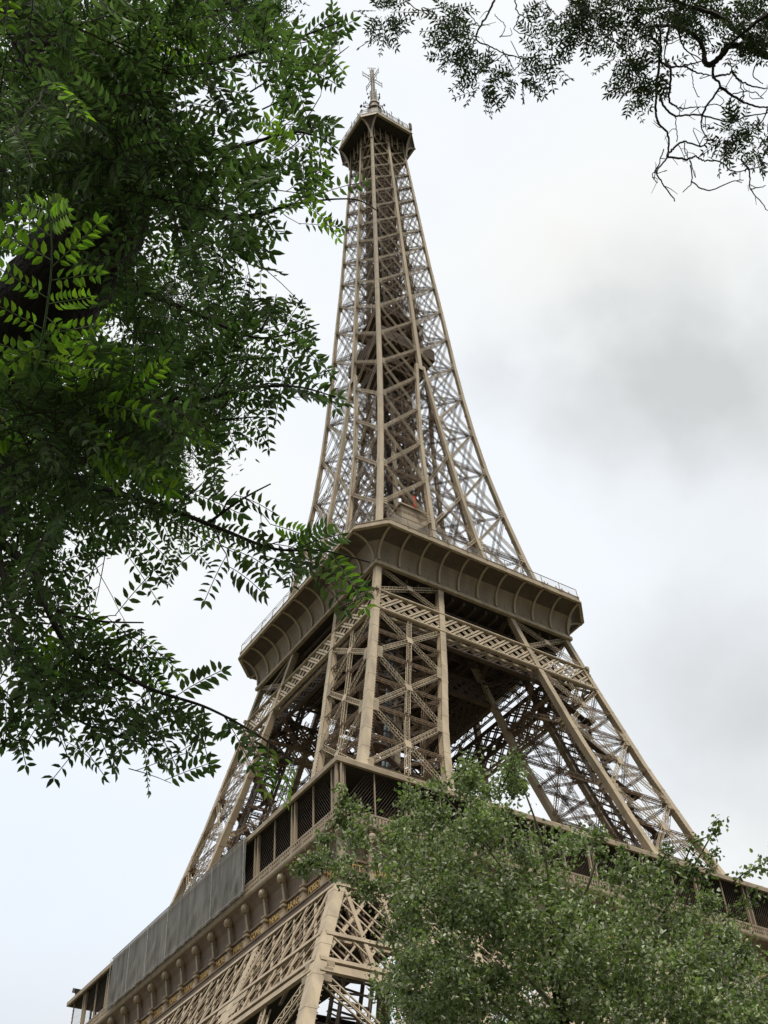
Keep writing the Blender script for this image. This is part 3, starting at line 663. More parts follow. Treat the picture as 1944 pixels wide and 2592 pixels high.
# lattice girder belt under the frieze
for f in range(4):
    m_ = MB(); mi_ = MB(); nn = fn(f)+np.array([0, 0, .2]); face = lambda s, z, o=0.0: onface(f, s, h(z)-.08+o, z)
    for z, t in ((43.6, .42), (40.65, .42), (50.0, .4)):
        hw = h(z)-.3; m_.beam(face(-hw, z, .0), face(hw, z, .0), t, .3, nn); m_.beam(face(-hw, z-.05, -.9), face(hw, z-.05, -.9), .3, .3, nn)
    hw = h(39.9)-.3
    m_.beam(face(-hw, 39.95, -.05), face(hw, 39.95, -.05), .75, .06, nn); m_.beam(face(-hw, 39.4), face(hw, 39.4), .16, .3, nn)
    for k in range(-10, 11):
        s = k*3.93
        za, zb = 40.8, 49.8
        if abs(s) > h(zb)-.5: continue
        m_.beam(face(s, za, .03), face(s, zb, .03), .42, .1, nn); m_.beam(face(s, za, -.6), face(s, zb, -.6), .3, .1, nn)
        for zz in np.arange(za, zb, .5):
            for e in (-.26, .26): m_.beam(face(s+e, zz, -.08), face(s+e*1.35, zz, -.08), .09, .09, nn)
    step = 1.965
    for k in range(-28, 29):
        for sg in (-1, 1):
            s0 = k*step+.98; z0, z1 = 40.8, 49.85; sl_ = .86
            s1 = s0+sg*(z1-z0)*sl_
            # clip to the trapezoid of the face
            def inside(t): z = z0+(z1-z0)*t; return abs(s0+(s1-s0)*t) < h(z)-.9
            ts = [t for t in np.linspace(0, 1, 61) if inside(t)]
            if len(ts) < 4: continue
            ta, tb = ts[0], ts[-1]; A = (s0+(s1-s0)*ta, z0+(z1-z0)*ta); B = (s0+(s1-s0)*tb, z0+(z1-z0)*tb)
            wdt = .30 if (sg > 0 and k % 2) else .19
            m_.beam(face(A[0], A[1], -.04*sg-.07), face(B[0], B[1], -.04*sg-.07), wdt, .07, nn)
            if k % 2: mi_.beam(face(A[0], A[1], -.8), face(B[0], B[1], -.8), .25, .08, nn)
            L_ = math.hypot(B[0]-A[0], B[1]-A[1]); t = .3
            while t < L_ and f < 2:
                x_ = A[0]+(B[0]-A[0])*t/L_; z_ = A[1]+(B[1]-A[1])*t/L_
                m_.beam(face(x_, z_, -.3), face(x_, z_-.22, -.3), .12, .12, nn); t += .75
    part(m_, 'belt_girder', IRON_LO, first)
    for s in np.arange(-34, 35, 4.0): mi_.beam(face(s, 41, -2.4), face(s, 49.5, -2.4), .4, .2, nn)
    part(mi_, 'inner_girder', IRON_MID, first)
    # arch ring between the legs
    a_ = MB(); RA = 37.0; zc = 39.0-RA+.2; pa = []
    for t in np.linspace(math.radians(24), math.radians(156), 61):
        pa.append((RA*math.cos(t), zc+RA*math.sin(t)))
    for (s0, z0), (s1, z1) in zip(pa[:-1], pa[1:]):
        k2 = 1.085
        for kk in (1.0, k2): a_.beam(face(s0*kk, zc+(z0-zc)*kk if kk*(z0-zc)+zc < 39.3 else 39.3), face(s1*kk, zc+(z1-zc)*kk if kk*(z1-zc)+zc < 39.3 else 39.3), .5, .6, nn)
        q0 = min(zc+(z0-zc)*k2, 39.3); q1 = min(zc+(z1-zc)*k2, 39.3)
        a_.beam(face(s0, z0), face(s1*k2, q1), .14, .1, nn); a_.beam(face(s1, z1), face(s0*k2, q0), .14, .1, nn)
    part(a_, 'arch', IRON_LO, first)
    # gusset plates with slots where the inner leg girders meet the belt
    for sgn in (-1, 1):
        gp = MB()
        for (dz, half) in ((40.65, 2.3), (42.0, 1.7), (43.2, 2.9)):
            c = sgn*(g_(dz)+.6); gp.beam(face(c-half, dz, .05), face(c+half, dz, .05), 1.15, .05, nn)
        part(gp, 'gusset', IRON_LO, first)

# ================================================================== LEAF MACHINERY
def leaflets(P, A, Nn, ln, wd, fold=.25, curl=.12):
    """many folded leaf blades: base P, axis A, face normal Nn"""
    A = norm(A); Nn = norm(Nn-A*np.sum(A*Nn, 1, keepdims=True)); S = np.cross(A, Nn); ln = ln[:, None]; wd = wd[:, None]
    v = [P, P+A*ln*.3+S*wd*.5+Nn*wd*fold, P+A*ln*.68+S*wd*.40+Nn*wd*fold*.8, P+A*ln-Nn*ln*curl, P+A*ln*.68-S*wd*.40+Nn*wd*fold*.8, P+A*ln*.3-S*wd*.5+Nn*wd*fold]
    V = np.stack(v, 1); n = len(P); Q = np.array([(0, 1, 2, 3), (0, 3, 4, 5)])
    return V.reshape(-1, 3), (np.arange(n)[:, None, None]*6+Q[None]).reshape(-1, 4)
class Leaves:
    def __init__(s): s.P = []; s.A = []; s.N = []; s.l = []; s.w = []; s.stem = MB()
    def compound(s, p, a, n, Ln, pairs=6, size=.045, ratio=.38, droop=.25, stem_w=.0022):
        a = norm(a); n = norm(n-a*(n@a)); sd_ = np.cross(a, n); k = pairs
        t = np.linspace(.16, .96, k); cen = p+np.outer(t*Ln, a)+np.outer(-droop*(t**2)*Ln, (0, 0, 1.0))
        tan = norm(a[None]+np.outer(-2*droop*t, (0, 0, 1.0)))
        sz = size*R_.uniform(.78, 1.12)*(1-.35*np.abs(t-.5)**1.2)*R_.uniform(.8, 1.15, k)
        for sg in (-1, 1):
            ang = R_.uniform(.95, 1.2, k); ax = tan*np.cos(ang)[:, None]+sg*sd_*np.sin(ang)[:, None]+R_.normal(0, .10, (k, 3))
            s.P.append(cen+sg*sd_*.002); s.A.append(ax); s.N.append(n[None]+R_.normal(0, .2, (k, 3))+.15*sg*sd_); s.l.append(sz); s.w.append(sz*ratio*R_.uniform(.9, 1.12, k))
        s.P.append(cen[-1:]); s.A.append(tan[-1:]); s.N.append(n[None]); s.l.append(sz[-1:]*1.1); s.w.append(sz[-1:]*ratio)
        pts = [p]+[cen[i] for i in (1, k//2, k-1)]
        for q0, q1 in zip(pts[:-1], pts[1:]): s.stem.beam(q0, q1, stem_w)
    def build(s, name, m, parent, stem_name=None, stem_mat=None):
        P = np.concatenate(s.P); V, Q = leaflets(P, np.concatenate(s.A), np.concatenate(s.N), np.concatenate(s.l), np.concatenate(s.w))
        mb = MB(); mb.quads(V, Q); o = mb.build(name, m, parent)
        if stem_name: s.stem.build(stem_name, stem_mat or STEM, parent)
        return o
def inpoly(u, v, poly):
    c = False; j = len(poly)-1
    for i in range(len(poly)):
        xi, yi = poly[i]; xj, yj = poly[j]
        if (yi > v) != (yj > v) and u < (xj-xi)*(v-yi)/(yj-yi)+xi: c = not c
        j = i
    return c
# ------------------------------------------------------------------ the leafy tree at the left
lt_base = at(-260, 1650, 6.0); lt_base[2] = 0
ltree = empty('locust_tree', tuple(lt_base)); tag(ltree, 'big leafy tree close on the left, fern-like green leaflets hanging from a thick dark trunk', 'tree')
def child(mb_or_obj): 
    mb_or_obj.matrix_parent_inverse = Matrix.Translation(Vector(lt_base)).inverted(); return mb_or_obj
tk = MB()
ctrl = [(lt_base[0], lt_base[1], -.1), tuple(np.array([*(lt_base[:2]*.5+at(-120, 1150, 5.4)[:2]*.5), 2.6])), tuple(at(-30, 880, 5.3)), tuple(at(70, 690, 5.2)), tuple(at(165, 560, 5.2)), tuple(at(235, 410, 5.3)), tuple(at(175, 230, 5.6)), tuple(at(92, 60, 6.0)), tuple(at(40, -160, 6.8)), tuple(at(150, -600, 8.3))]
pp = smooth_path(ctrl, 70); px = K*5.2/FPX
rr = np.interp(np.linspace(0, 9, 70), range(10), [.42, .34, 92*px, 95*px, 100*px, 92*px, 80*px, 78*px, .14, .06])
tk.tube(pp, rr, 20, .05); child(tk.build('trunk', BARK, ltree, True))
BR = [  # limbs: (points in view, distance, radius)
 ([(262, 400, 5.3), (400, 440, 5.2), (520, 470, 5.0), (640, 440, 4.8), (760, 430, 4.6), (815, 455, 4.5)], .13),
 ([(200, 260, 5.4), (350, 330, 5.2), (500, 320, 5.0), (640, 285, 4.8), (730, 320, 4.6)], .03),
 ([(150, 150, 5.6), (320, 160, 5.4), (480, 130, 5.1), (620, 90, 4.9), (740, 45, 4.8)], .03),
 ([(120, 60, 5.9), (300, 40, 5.6), (480, 10, 5.4), (620, -20, 5.2)], .03),
 ([(180, 520, 5.2), (300, 620, 5.0), (430, 680, 4.9), (560, 730, 4.7), (690, 700, 4.6)], .032),
 ([(80, 680, 5.2), (230, 780, 4.9), (390, 862, 4.7), (540, 838, 4.5), (640, 835, 4.4), (725, 858, 4.3)], .03),
 ([(20, 800, 5.2), (150, 900, 4.9), (300, 930, 4.7), (450, 910, 4.5), (560, 900, 4.5)], .024),
 ([(-30, 900, 5.3), (60, 1010, 4.8), (200, 1050, 4.5), (340, 1090, 4.3), (470, 1140, 4.1), (590, 1185, 4.0), (700, 1190, 3.9), (800, 1215, 3.9)], .03),
 ([(-60, 1000, 5.3), (-10, 1150, 4.8), (70, 1230, 4.5), (100, 1310, 4.3), (150, 1400, 4.2), (230, 1440, 4.1), (330, 1490, 4.0), (450, 1530, 3.9), (560, 1590, 3.9), (640, 1650, 3.8)], .03),
 ([(-10, 1150, 4.8), (20, 1300, 4.4), (60, 1420, 4.2), (120, 1520, 4.1), (220, 1580, 4.0), (330, 1610, 4.0)], .018),
 ([(100, 1310, 4.3), (200, 1340, 4.2), (310, 1345, 4.1)], .010),
 ([(450, 1130, 4.15), (520, 1080, 4.1), (585, 1045, 4.1)], .007), ([(560, 720, 4.7), (600, 660, 4.7), (660, 655, 4.6)], .007)]
LV = Leaves(); LY = Leaves(); nleaf = 0
POLY = [(-150,-150),(560,-150),(600,40),(790,10),(765,105),(720,185),(650,200),(740,275),(745,370),(815,400),(815,490),(700,512),(640,475),(590,500),(560,550),(618,590),(560,640),(692,650),(695,725),(735,790),(735,855),(690,905),(620,935),(540,950),(480,950),(450,975),(400,1000),(470,1030),(595,1035),(610,1120),(825,1130),(825,1260),(735,1300),(640,1312),(590,1240),(520,1300),(460,1308),(430,1240),(320,1275),(300,1195),(200,1195),(150,1140),(110,1170),(185,1240),(165,1300),(230,1380),(310,1320),(330,1390),(440,1435),(530,1465),(600,1550),(680,1600),(640,1712),(560,1725),(460,1700),(420,1655),(340,1690),(240,1660),(160,1650),(70,1650),(-150,1680)]
upv = np.array([0, 0, 1.0])
def knot(q):
    e = proj(q); return e[2] < 5.0 and (-60 < e[0] < 235 and 420 < e[1] < 820)
def spray(p, d, length, nl, L=LV, lf=.275, size=.050, check=True, young=0.0, rad=.003):
    """a leafy twig from p along d"""
    d = norm(np.array(d, float)); pts = [p]; dd = d.copy()
    for i in range(6): dd = norm(dd+R_.normal(0, .08, 3)-upv*.03); pts.append(pts[-1]+dd*length/6)
    pts = np.array(pts); ok = 0.0; sg = 1
    tc_ = norm(CAM-p); nn0 = norm(upv*.3+tc_*.95+R_.normal(0, .30, 3))
    for i in range(nl):
        f_ = (i+.5)/nl; q = pts[0]+(pts[-1]-pts[0])*f_ if False else np.array([np.interp(f_*6, range(7), pts[:, j]) for j in range(3)])
        dd = norm(pts[-1]-pts[0]); sd_ = norm(np.cross(dd, nn0)); sg = -sg; ang = R_.uniform(.75, 1.25)*(1-.5*f_)
        a = dd*math.cos(ang)+sg*sd_*math.sin(ang)-upv*R_.uniform(0, .25); Ln = lf*R_.uniform(.75, 1.1)*(1-.25*f_)
        if check:
            e = proj(q+norm(a)*Ln*.85)
            if not inpoly(e[0], e[1], POLY) or knot(q): continue
            gap = math.sin(e[0]*.034+e[1]*.013+.4)*math.sin(e[1]*.029-e[0]*.009+2.1)+.35*math.sin(e[0]*.08+1)*math.sin(e[1]*.07)
            if e[0] > 180 and gap > (.62 if e[0] < 380 else .40) or (e[0] > 400 and R_.random() < .15): continue
        ok = f_; tgt = LY if R_.random() < young else L
        tgt.compound(q, a, nn0+R_.normal(0, .3, 3), Ln, int(R_.integers(6, 10)), size*R_.uniform(.85, 1.1), .38, R_.uniform(.05, .3))
    if ok > 0: m_s = max(2, int(math.ceil(ok*6))+1); q_ = pts[:m_s]; L.stem.tube(q_, np.linspace(rad, rad*.5, len(q_)), 4)
for pts, r0 in BR:
    P3 = smooth_path([at(*p) for p in pts], max(12, len(pts)*7)); b_ = MB(); m = len(P3); b_.tube(P3, r0*.6*(1-np.linspace(0, 1, m))**(1.5 if r0 < .1 else 3.5)+.0026, 8, .04); child(b_.build('branch', TWIG, ltree, True))
    T = norm(np.gradient(P3, axis=0)); Ltot = np.sum(np.linalg.norm(np.diff(P3, axis=0), axis=1)); npos = int(Ltot/.078)
    for i in range(npos):
        f_ = (i+R_.random())/npos; f_ = max(f_, .12); idx = min(int(f_*(m-1)), m-1); q = P3[idx]; t = T[idx]; nn0 = norm(upv*.5+norm(CAM-q)*.7+R_.normal(0, .25, 3)); sd_ = norm(np.cross(t, nn0))
        sg = 1 if i % 2 else -1; tipy = .55 if (proj(q)[0] > 660 or (proj(q)[0] > 540 and proj(q)[1] > 1520)) else 0.03
        if f_ < .82: spray(q, t*R_.uniform(.3, .9)+sg*sd_*R_.uniform(.6, 1)+R_.normal(0, .25, 3), R_.uniform(.12, .34), int(R_.integers(3, 6)), young=tipy)
        else:
            a = t*.7+sg*sd_*.8; e = proj(q+norm(a)*.2)
            if not inpoly(e[0], e[1], POLY): continue
            (LY if R_.random() < tipy else LV).compound(q, a, nn0, R_.uniform(.2, .27), 8, .045)
# fill of sprays through the crown volume
tries = 0; placed = 0
while placed < 245 and tries < 6000:
    tries += 1; u = R_.uniform(-120, 800); v = R_.uniform(-140, 1700)
    dens = 1.0 if v < 1000 else .42
    if u > 600: dens *= .3
    if v < 560 and u < 620: dens = 1.0
    if v > 900: dens *= (.85 if u < 330 else .5)
    if v > 1000 and u > 350: dens *= .35
    if R_.random() > dens or not inpoly(u, v, POLY): continue
    # leave natural holes
    hole = math.sin(u*.021+1.3)*math.sin(v*.017+.7)+.5*math.sin(u*.047+v*.031)
    if hole > (.45 if u < 350 else .2): continue
    if u > 380 and R_.random() < .4: continue
    kn = (-20 < u < 240 and 400 < v < 850)
    p = at(u, v, R_.uniform(6.0, 7.2) if kn else R_.uniform(3.9, 6.6)); c = at(150, 450 if v < 900 else v-150, 5.2); d = norm(p-c+R_.normal(0, .25, 3))
    spray(p, d+R_.normal(0, .3, 3), R_.uniform(.3, .6), int(R_.integers(6, 10)), young=.03); placed += 1
for k in range(60):         # sprays hanging in front of the upper trunk
    u, v = R_.uniform(-60, 370), R_.uniform(40, 440)
    if v > 400 and u < 240: continue
    spray(at(u, v, R_.uniform(4.0, 4.8)), RT*R_.uniform(-.3, 1)-UP*R_.uniform(-.2, .8)+R_.normal(0, .2, 3), R_.uniform(.2, .4), int(R_.integers(4, 7)), young=.02)
# the bright young shoot in front of the trunk
sb = at(75, 810, 3.35); stp = at(105, 432, 3.3); LS = Leaves()
SP = smooth_path([sb, at(98, 690, 3.32), at(112, 560, 3.3), stp], 12); LS.stem.tube(SP, np.linspace(.004, .0015, 12), 5)
for (f_, tu, tv) in ((.12, 230, 800), (.12, -30, 730), (.25, 215, 700), (.28, -40, 640), (.42, 200, 640), (.45, -30, 560), (.55, 215, 590), (.62, 215, 480), (.66, 0, 500), (.78, 30, 450), (.85, 150, 455), (.92, 60, 440), (.98, 130, 435), (.35, 190, 760), (.2, 10, 790)):
    q = np.array([np.interp(f_*11, range(12), SP[:, j]) for j in range(3)]); e = at(tu, tv, 3.25+R_.uniform(-.12, .12)); a = e-q
    LS.compound(q, a, norm(CAM-q)+R_.normal(0, .18, 3)+upv*.2, np.linalg.norm(a), int(max(5, np.linalg.norm(a)/.0225)), .038, .46, .02)
for k in range(34):       # young leaves just around it
    u, v = R_.uniform(0, 230), R_.uniform(850, 1010); spray(at(u, v, R_.uniform(3.5, 4.2)), -upv*.2+RT*R_.uniform(-.6, 1)+UP*.4, .22, 4, L=LV, young=.15)
child(LS.build('young_shoot', LEAFY, ltree)); 
for o in (LS.stem.build('twig', STEM, ltree),): child(o)
# leaves added above and behind the camera, kept out of frame, to shade the tree
LO = Leaves()
cnt = 0
while cnt < 350:
    a = R_.uniform(0, 2*math.pi); r = 8.5*math.sqrt(R_.random()); z = R_.uniform(7.2, 11.5); p = np.array([CAM[0]-1.5+r*math.cos(a), CAM[1]-1.5+r*math.sin(a), z])
    e = proj(p)
    if e[2] > 0 and -180 < e[0] < 1830 and -180 < e[1] < 2400: continue
    LO.compound(p, R_.normal(0, 1, 3)*(1, 1, .3), upv+R_.normal(0, .3, 3), .36, 5, .11, .5, .1); cnt += 1
child(LO.build('shading_crown', LEAF, ltree))
child(LV.build('crown', LEAF, ltree)); child(LV.stem.build('twig', TWIG, ltree)); child(LY.build('young_leaves', LEAFY, ltree)); child(LY.stem.build('twig', STEM, ltree)); 

# ------------------------------------------------------------------ helper for small-leaved crowns
def clump_cloud(centres, radii, per, size, mats, parent, fix, names=('crown',), split=None, elong=.6, flat=.85):
    C_ = np.asarray(centres); Rr = np.asarray(radii); n = len(C_)
    idx = np.repeat(np.arange(n), per); m = len(idx)
    d = R_.normal(0, 1, (m, 3)); d = norm(d)*(R_.random((m, 1))**.42); P = C_[idx]+R_.normal(0, .62, (m, 3))*Rr[idx][:, None]*np.array([1, 1, flat])
    A = norm(R_.normal(0, 1, (m, 3))+norm(d)*.8-np.array([0, 0, .2])); Nn = norm(R_.normal(0, .75, (m, 3))+np.array([0, 0, 1.0])+norm(d)*.5)
    sz = size*R_.uniform(.7, 1.2, m)
    sel = R_.random(m) < (split if split else 0)
    out = []
    for k, (mask, mt, nm) in enumerate(zip((~sel, sel), mats, names)):
        if mask.sum() == 0: continue
        V, Q = leaflets(P[mask], A[mask], Nn[mask], sz[mask], sz[mask]*elong, .15, .1); mb = MB(); mb.quads(V, Q); out.append(fix(mb.build(nm, mt, parent)))
    return out
# ------------------------------------------------------------------ small-leaved tree at the lower right
PT = [(640,1862),(690,1795),(745,1810),(735,1725),(765,1705),(800,1750),(830,1800),(868,1765),(882,1702),(930,1682),(990,1690),(1012,1648),(1050,1660),(1088,1655),(1112,1622),(1128,1680),(1118,1760),(1200,1762),(1232,1792),(1280,1772),(1300,1830),(1330,1890),(1390,1870),(1440,1900),(1500,1930),(1560,1950),(1590,1990),(1640,2060),(1720,2070),(1900,2100),(1900,2600),(900,2600),(770,2300),(790,2110),(800,2030),(760,1965),(700,1935),(690,1885)]
pbase = at(1280, 2500, 18); pbase[2] = 0
ptree = empty('poplar_tree', tuple(pbase)); tag(ptree, 'bushy tree with small pale-backed leaves filling the lower right corner in front of the tower', 'tree')
def pfix(o): o.matrix_parent_inverse = Matrix.Translation(Vector(pbase)).inverted(); return o
cen = []; rad = []
t_ = 0
while len(cen) < 900 and t_ < 20000:
    t_ += 1; u, v = R_.uniform(630, 1850), R_.uniform(1620, 2560)
    ins = inpoly(u, v, PT)
    # rounder crown: edges thinner in depth
    e = min((v-1600)/500, 1.0)
    if not ins: continue
    if (u < 840 or (u < 900 and v < 1800)) and R_.random() > .42: continue
    if u < 1000 and v > 2000 and u < 700+(v-1900)*.45: continue
    ms = min(inpoly(u+a, v+b, PT) for a, b in ((28, 0), (-28, 0), (0, -28), (0, 28)))
    if not ms and R_.random() < .55: continue
    dep = 18+R_.uniform(-1, 1)*(1.0+1.9*e)
    if dep < 18.6 and math.sin(u*.031+.5)*math.sin(v*.037+1.1)+.6*math.sin(u*.011-v*.023) > .38: continue
    cen.append(at(u, v, dep)); rad.append(R_.uniform(.13, .30)*(1 if ms else .6))
edge = [(700,1800),(742,1760),(755,1725),(885,1715),(1015,1665),(1108,1640),(1112,1680),(1290,1790),(650,1862),(672,1850),(1350,1850),(1450,1860)]
for (u, v) in edge:
    cen.append(at(u, v+14, 17.6)); rad.append(.12)
clump_cloud(cen, rad, 125, .074, (LEAF_P, LEAF_PW), ptree, pfix, ('crown', 'pale_leaves'), .2)
tkp = MB(); top = at(1180, 1900, 18.2); mid = at(1240, 2350, 18.2)
tkp.tube(smooth_path([(pbase[0], pbase[1], -.1), (*(pbase[:2]*.6+mid[:2]*.4), 2.2), mid, at(1200, 2120, 18.2), top], 24), np.linspace(.2, .03, 24), 10, .05); pfix(tkp.build('trunk', BARK, ptree, True))
for (u0, v0, u1, v1) in ((1230,2330,800,1980),(1220,2200,760,1800),(1210,2120,960,1720),(1200,2050,1110,1650),(1225,2250,1400,1900),(1230,2300,1560,2000),(1240,2380,1700,2080),(1230,2300,850,2180),(1200,2060,1300,1800),(1350,2080,1545,1790)):
    b_ = MB(); b_.tube(smooth_path([at(u0, v0, 18.2), at((u0+u1)/2+20, (v0+v1)/2-15, 17.6+rnd.uniform(-.3, .6)), at(u1, v1, 17.5+rnd.uniform(-.5, .5))], 14), np.linspace(.036, .006, 14), 7, .05); pfix(b_.build('branch', mat('pale_bark', (.30, .27, .20), .8, .3, 8) if 'pale_bark' not in bpy.data.materials else bpy.data.materials['pale_bark'], ptree, True))
lone = []                       # stray leafy shoots against the sky and the gallery
for poly in ([(1480,1860),(1500,1820),(1545,1800),(1552,1770)],[(1580,1910),(1610,1885),(1650,1865),(1690,1830)],[(720,1790),(740,1740),(738,1700)],[(1085,1700),(1105,1655),(1112,1625)],[(870,1760),(882,1720),(880,1700)],[(1510,1930),(1530,1880),(1540,1840)],[(1400,1900),(1430,1860),(1445,1830)],[(1340,1900),(1350,1860),(1342,1830)],[(1560,1990),(1600,1960),(1640,1930)],[(1470,1930),(1490,1890),(1500,1865)]):
    P3 = smooth_path([at(a, b, 17.3) for a, b in poly], 26); b_ = MB(); b_.tube(P3, np.linspace(.012, .003, 26), 5); pfix(b_.build('branch', TWIG, ptree)); lone += list(P3[4:])
clump_cloud(lone, [.09]*len(lone), 5, .075, (LEAF_P,), ptree, pfix, ('shoot_leaves',))

# ------------------------------------------------------------------ overhanging tree at the upper right
Z = lambda x, y: (768+x*.53703, y*.53703)
rbase = at(2700, 1500, 12); rbase[2] = 0
rtree = empty('overhanging_tree', tuple(rbase)); tag(rtree, 'thin crooked branches with sparse leaf tufts hanging in from the upper right corner', 'tree')
def rfix(o): o.matrix_parent_inverse = Matrix.Translation(Vector(rbase)).inverted(); return o
DR = 9.0
tkr = MB(); tkr.tube(smooth_path([(rbase[0], rbase[1], -.1), (rbase[0]-.3, rbase[1]+.2, 3.5), tuple(at(2350, 500, 11)), tuple(at(2050, 180, 9.6)), tuple(at(1800, 120, 9.1))], 30), np.linspace(.26, .07, 30), 12, .05); rfix(tkr.build('trunk', BARK, rtree, True))
tw = [  # (points in the enlarged upper-right view, radius mm start)
 ([(1720,240),(1659,225),(1580,190),(1500,185),(1480,215),(1430,258),(1405,250),(1400,200),(1370,150),(1300,110),(1190,105)], 30),
 ([(1720,180),(1600,170),(1530,120),(1450,60),(1330,20),(1200,-40)], 26), ([(1659,60),(1560,130),(1500,190)], 16),
 ([(1190,105),(1192,150),(1225,185),(1222,240),(1210,380),(1208,440),(1215,490),(1257,545),(1253,630),(1212,690),(1230,730),(1285,808)], 13),
 ([(1253,630),(1330,640),(1365,630),(1400,645),(1465,650),(1520,690),(1590,680),(1659,655)], 9),
 ([(1253,630),(1270,605),(1320,570),(1390,590),(1418,563),(1450,565)], 9), ([(1345,645),(1352,730),(1315,772)], 6), ([(1352,730),(1420,765),(1520,728),(1560,725)], 6),
 ([(1440,260),(1440,310),(1465,350),(1410,430),(1390,500),(1418,563)], 11), ([(1440,310),(1490,300),(1515,285),(1500,240)], 9), ([(1465,350),(1540,400),(1620,430),(1700,430)], 11),
 ([(1225,240),(1260,270),(1330,262),(1400,240)], 10), ([(1245,240),(1268,290),(1262,400),(1290,430),(1330,435),(1390,428)], 10), ([(1225,380),(1240,425),(1285,465),(1380,462),(1500,488),(1580,465),(1659,455)], 10),
 ([(1515,285),(1540,320),(1590,345),(1659,355)], 10), ([(1540,400),(1560,380),(1545,330)], 7), ([(1320,262),(1370,290),(1440,305)], 9),
 ([(1550,640),(1585,690),(1590,760),(1659,848)], 8), ([(1590,760),(1650,748)], 5), ([(1285,465),(1295,540),(1290,570)], 4),
 ([(1300,110),(1310,170),(1340,210),(1400,240)], 8), ([(1260,120),(1250,180),(1238,240)], 9), ([(1215,100),(1228,160),(1232,240)], 9), ([(1100,250),(1160,225),(1222,200)], 6), ([(1000,145),(1060,180),(1110,240)], 8),
 ([(870,0),(950,60),(1000,145)], 10), ([(560,0),(530,60),(500,110),(485,160),(550,190),(600,215),(690,235),(740,220)], 8), ([(485,160),(440,150),(400,130)], 4), ([(600,215),(560,245),(520,265),(490,290)], 4), ([(640,0),(660,60),(720,70),(780,50),(760,0)], 5),
 ([(660,60),(640,120),(690,140),(720,150)], 4), ([(430,30),(470,70),(500,110)], 4), ([(560,60),(600,110),(580,150)], 3), ([(200,0),(250,40),(300,40)], 4), ([(690,235),(650,270),(620,300)], 4), ([(1360,260),(1355,300),(1360,350),(1380,390)], 3),
 ([(1500,440),(1520,380),(1600,370),(1640,400)], 5), ([(1600,180),(1620,230),(1600,300),(1640,340)], 6), ([(1480,60),(1500,100),(1560,130)], 8), ([(1150,170),(1160,200),(1190,220)], 3), ([(1395,430),(1450,420),(1500,440)], 4), ([(1659,430),(1640,480),(1600,520)], 5), ([(480,165),(455,200),(470,215)], 3), ([(610,220),(615,260)], 3), ([(1320,570),(1330,620),(1345,645)], 4), ([(1240,600),(1215,670),(1195,705),(1215,735)], 5)]
for pts, r0 in tw:
    k0 = DR+rnd.uniform(-.35, .35) if r0 < 20 else DR
    P3 = smooth_path([at(*Z(x, y), k0+rnd.uniform(-.12, .12)) for x, y in pts], len(pts)*6); P3 = P3+R_.normal(0, .003, P3.shape)
    b_ = MB(); b_.tube(P3, np.linspace(r0, max(3.2, r0*.42), len(P3))/1000*.95, 6, .08)
    for k in range(len(P3)//5):       # fine side twigs
        if R_.random() < .45 and r0 < 14:
            q = P3[R_.integers(2, len(P3)-1)]; d = norm(R_.normal(0, 1, 3)); c2 = q+d*R_.uniform(.05, .14); b_.tube(smooth_path([q, (q+c2)/2+R_.normal(0, .03, 3), c2], 6), [.0035, .003, .0028, .0025, .002, .0015], 4)
    rfix(b_.build('branch', TWIG, rtree))
LR = Leaves()
tufts = [(830,30,42),(832,68,22),(961,30,34),(969,66,32),(975,100,26),(970,128,20),(1040,178,38),(1020,150,20),(1117,168,32),(1165,86,26),(1176,128,28),(1172,8,22),(1273,48,52),(1253,82,34),(1359,28,40),(1340,10,30),(1337,125,32),(1375,172,42),(1412,158,32),(1362,210,24),(1482,14,60),(1520,46,44),(1627,50,48),(1605,82,40),(1440,20,40),(1573,292,32),(1638,322,34),(1600,272,22),(1659,10,50),(1562,320,18),(1390,50,24),(1280,10,40)]
for (u, v, r) in tufts:
    k0 = DR+rnd.uniform(-.3, .3)
    for k in range(int(r*r*.017)+3):
        a = R_.uniform(0, 2*math.pi); q = r*.5*math.sqrt(R_.random()); p = at(u+q*math.cos(a), v+q*math.sin(a), k0+R_.uniform(-.2, .2))
        d = norm(RT*math.cos(a)-UP*math.sin(a)+R_.normal(0, .45, 3)-upv*.25); LR.compound(p, d, norm(CAM-p)*.7+upv*.5+R_.normal(0, .4, 3), R_.uniform(.12, .19), 5, .046, .34, .15, .003)
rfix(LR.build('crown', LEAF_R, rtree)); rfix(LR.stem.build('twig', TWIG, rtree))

# ------------------------------------------------------------------ farther fine-leaved tree seen through the left one
bb = at(-500, 2900, 15); bb[2] = 0
btree = empty('feathery_tree', tuple(bb)); tag(btree, 'farther fine-leaved tree glimpsed through gaps in the big left tree', 'tree')
def bfix(o): o.matrix_parent_inverse = Matrix.Translation(Vector(bb)).inverted(); return o
cc = []; rd = []
for (u0, u1, v0, v1, n) in ((230, 500, 560, 960, 90), (130, 420, 880, 1040, 45), (400, 600, -60, 110, 40), (-80, 60, 30, 330, 30), (-60, 140, 900, 1200, 30)):
    for k in range(n): cc.append(at(R_.uniform(u0, u1), R_.uniform(v0, v1), R_.uniform(12.5, 15))); rd.append(R_.uniform(.15, .4))
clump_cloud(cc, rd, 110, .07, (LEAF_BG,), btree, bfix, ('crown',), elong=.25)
tb = MB(); tb.tube(smooth_path([(bb[0], bb[1], -.1), (bb[0], bb[1], 4), tuple(at(-260, 1000, 14.5)), tuple(at(-200, 620, 14)), tuple(at(-120, 300, 15))], 20), np.linspace(.2, .03, 20), 8, .05); bfix(tb.build('trunk', BARK, btree, True))

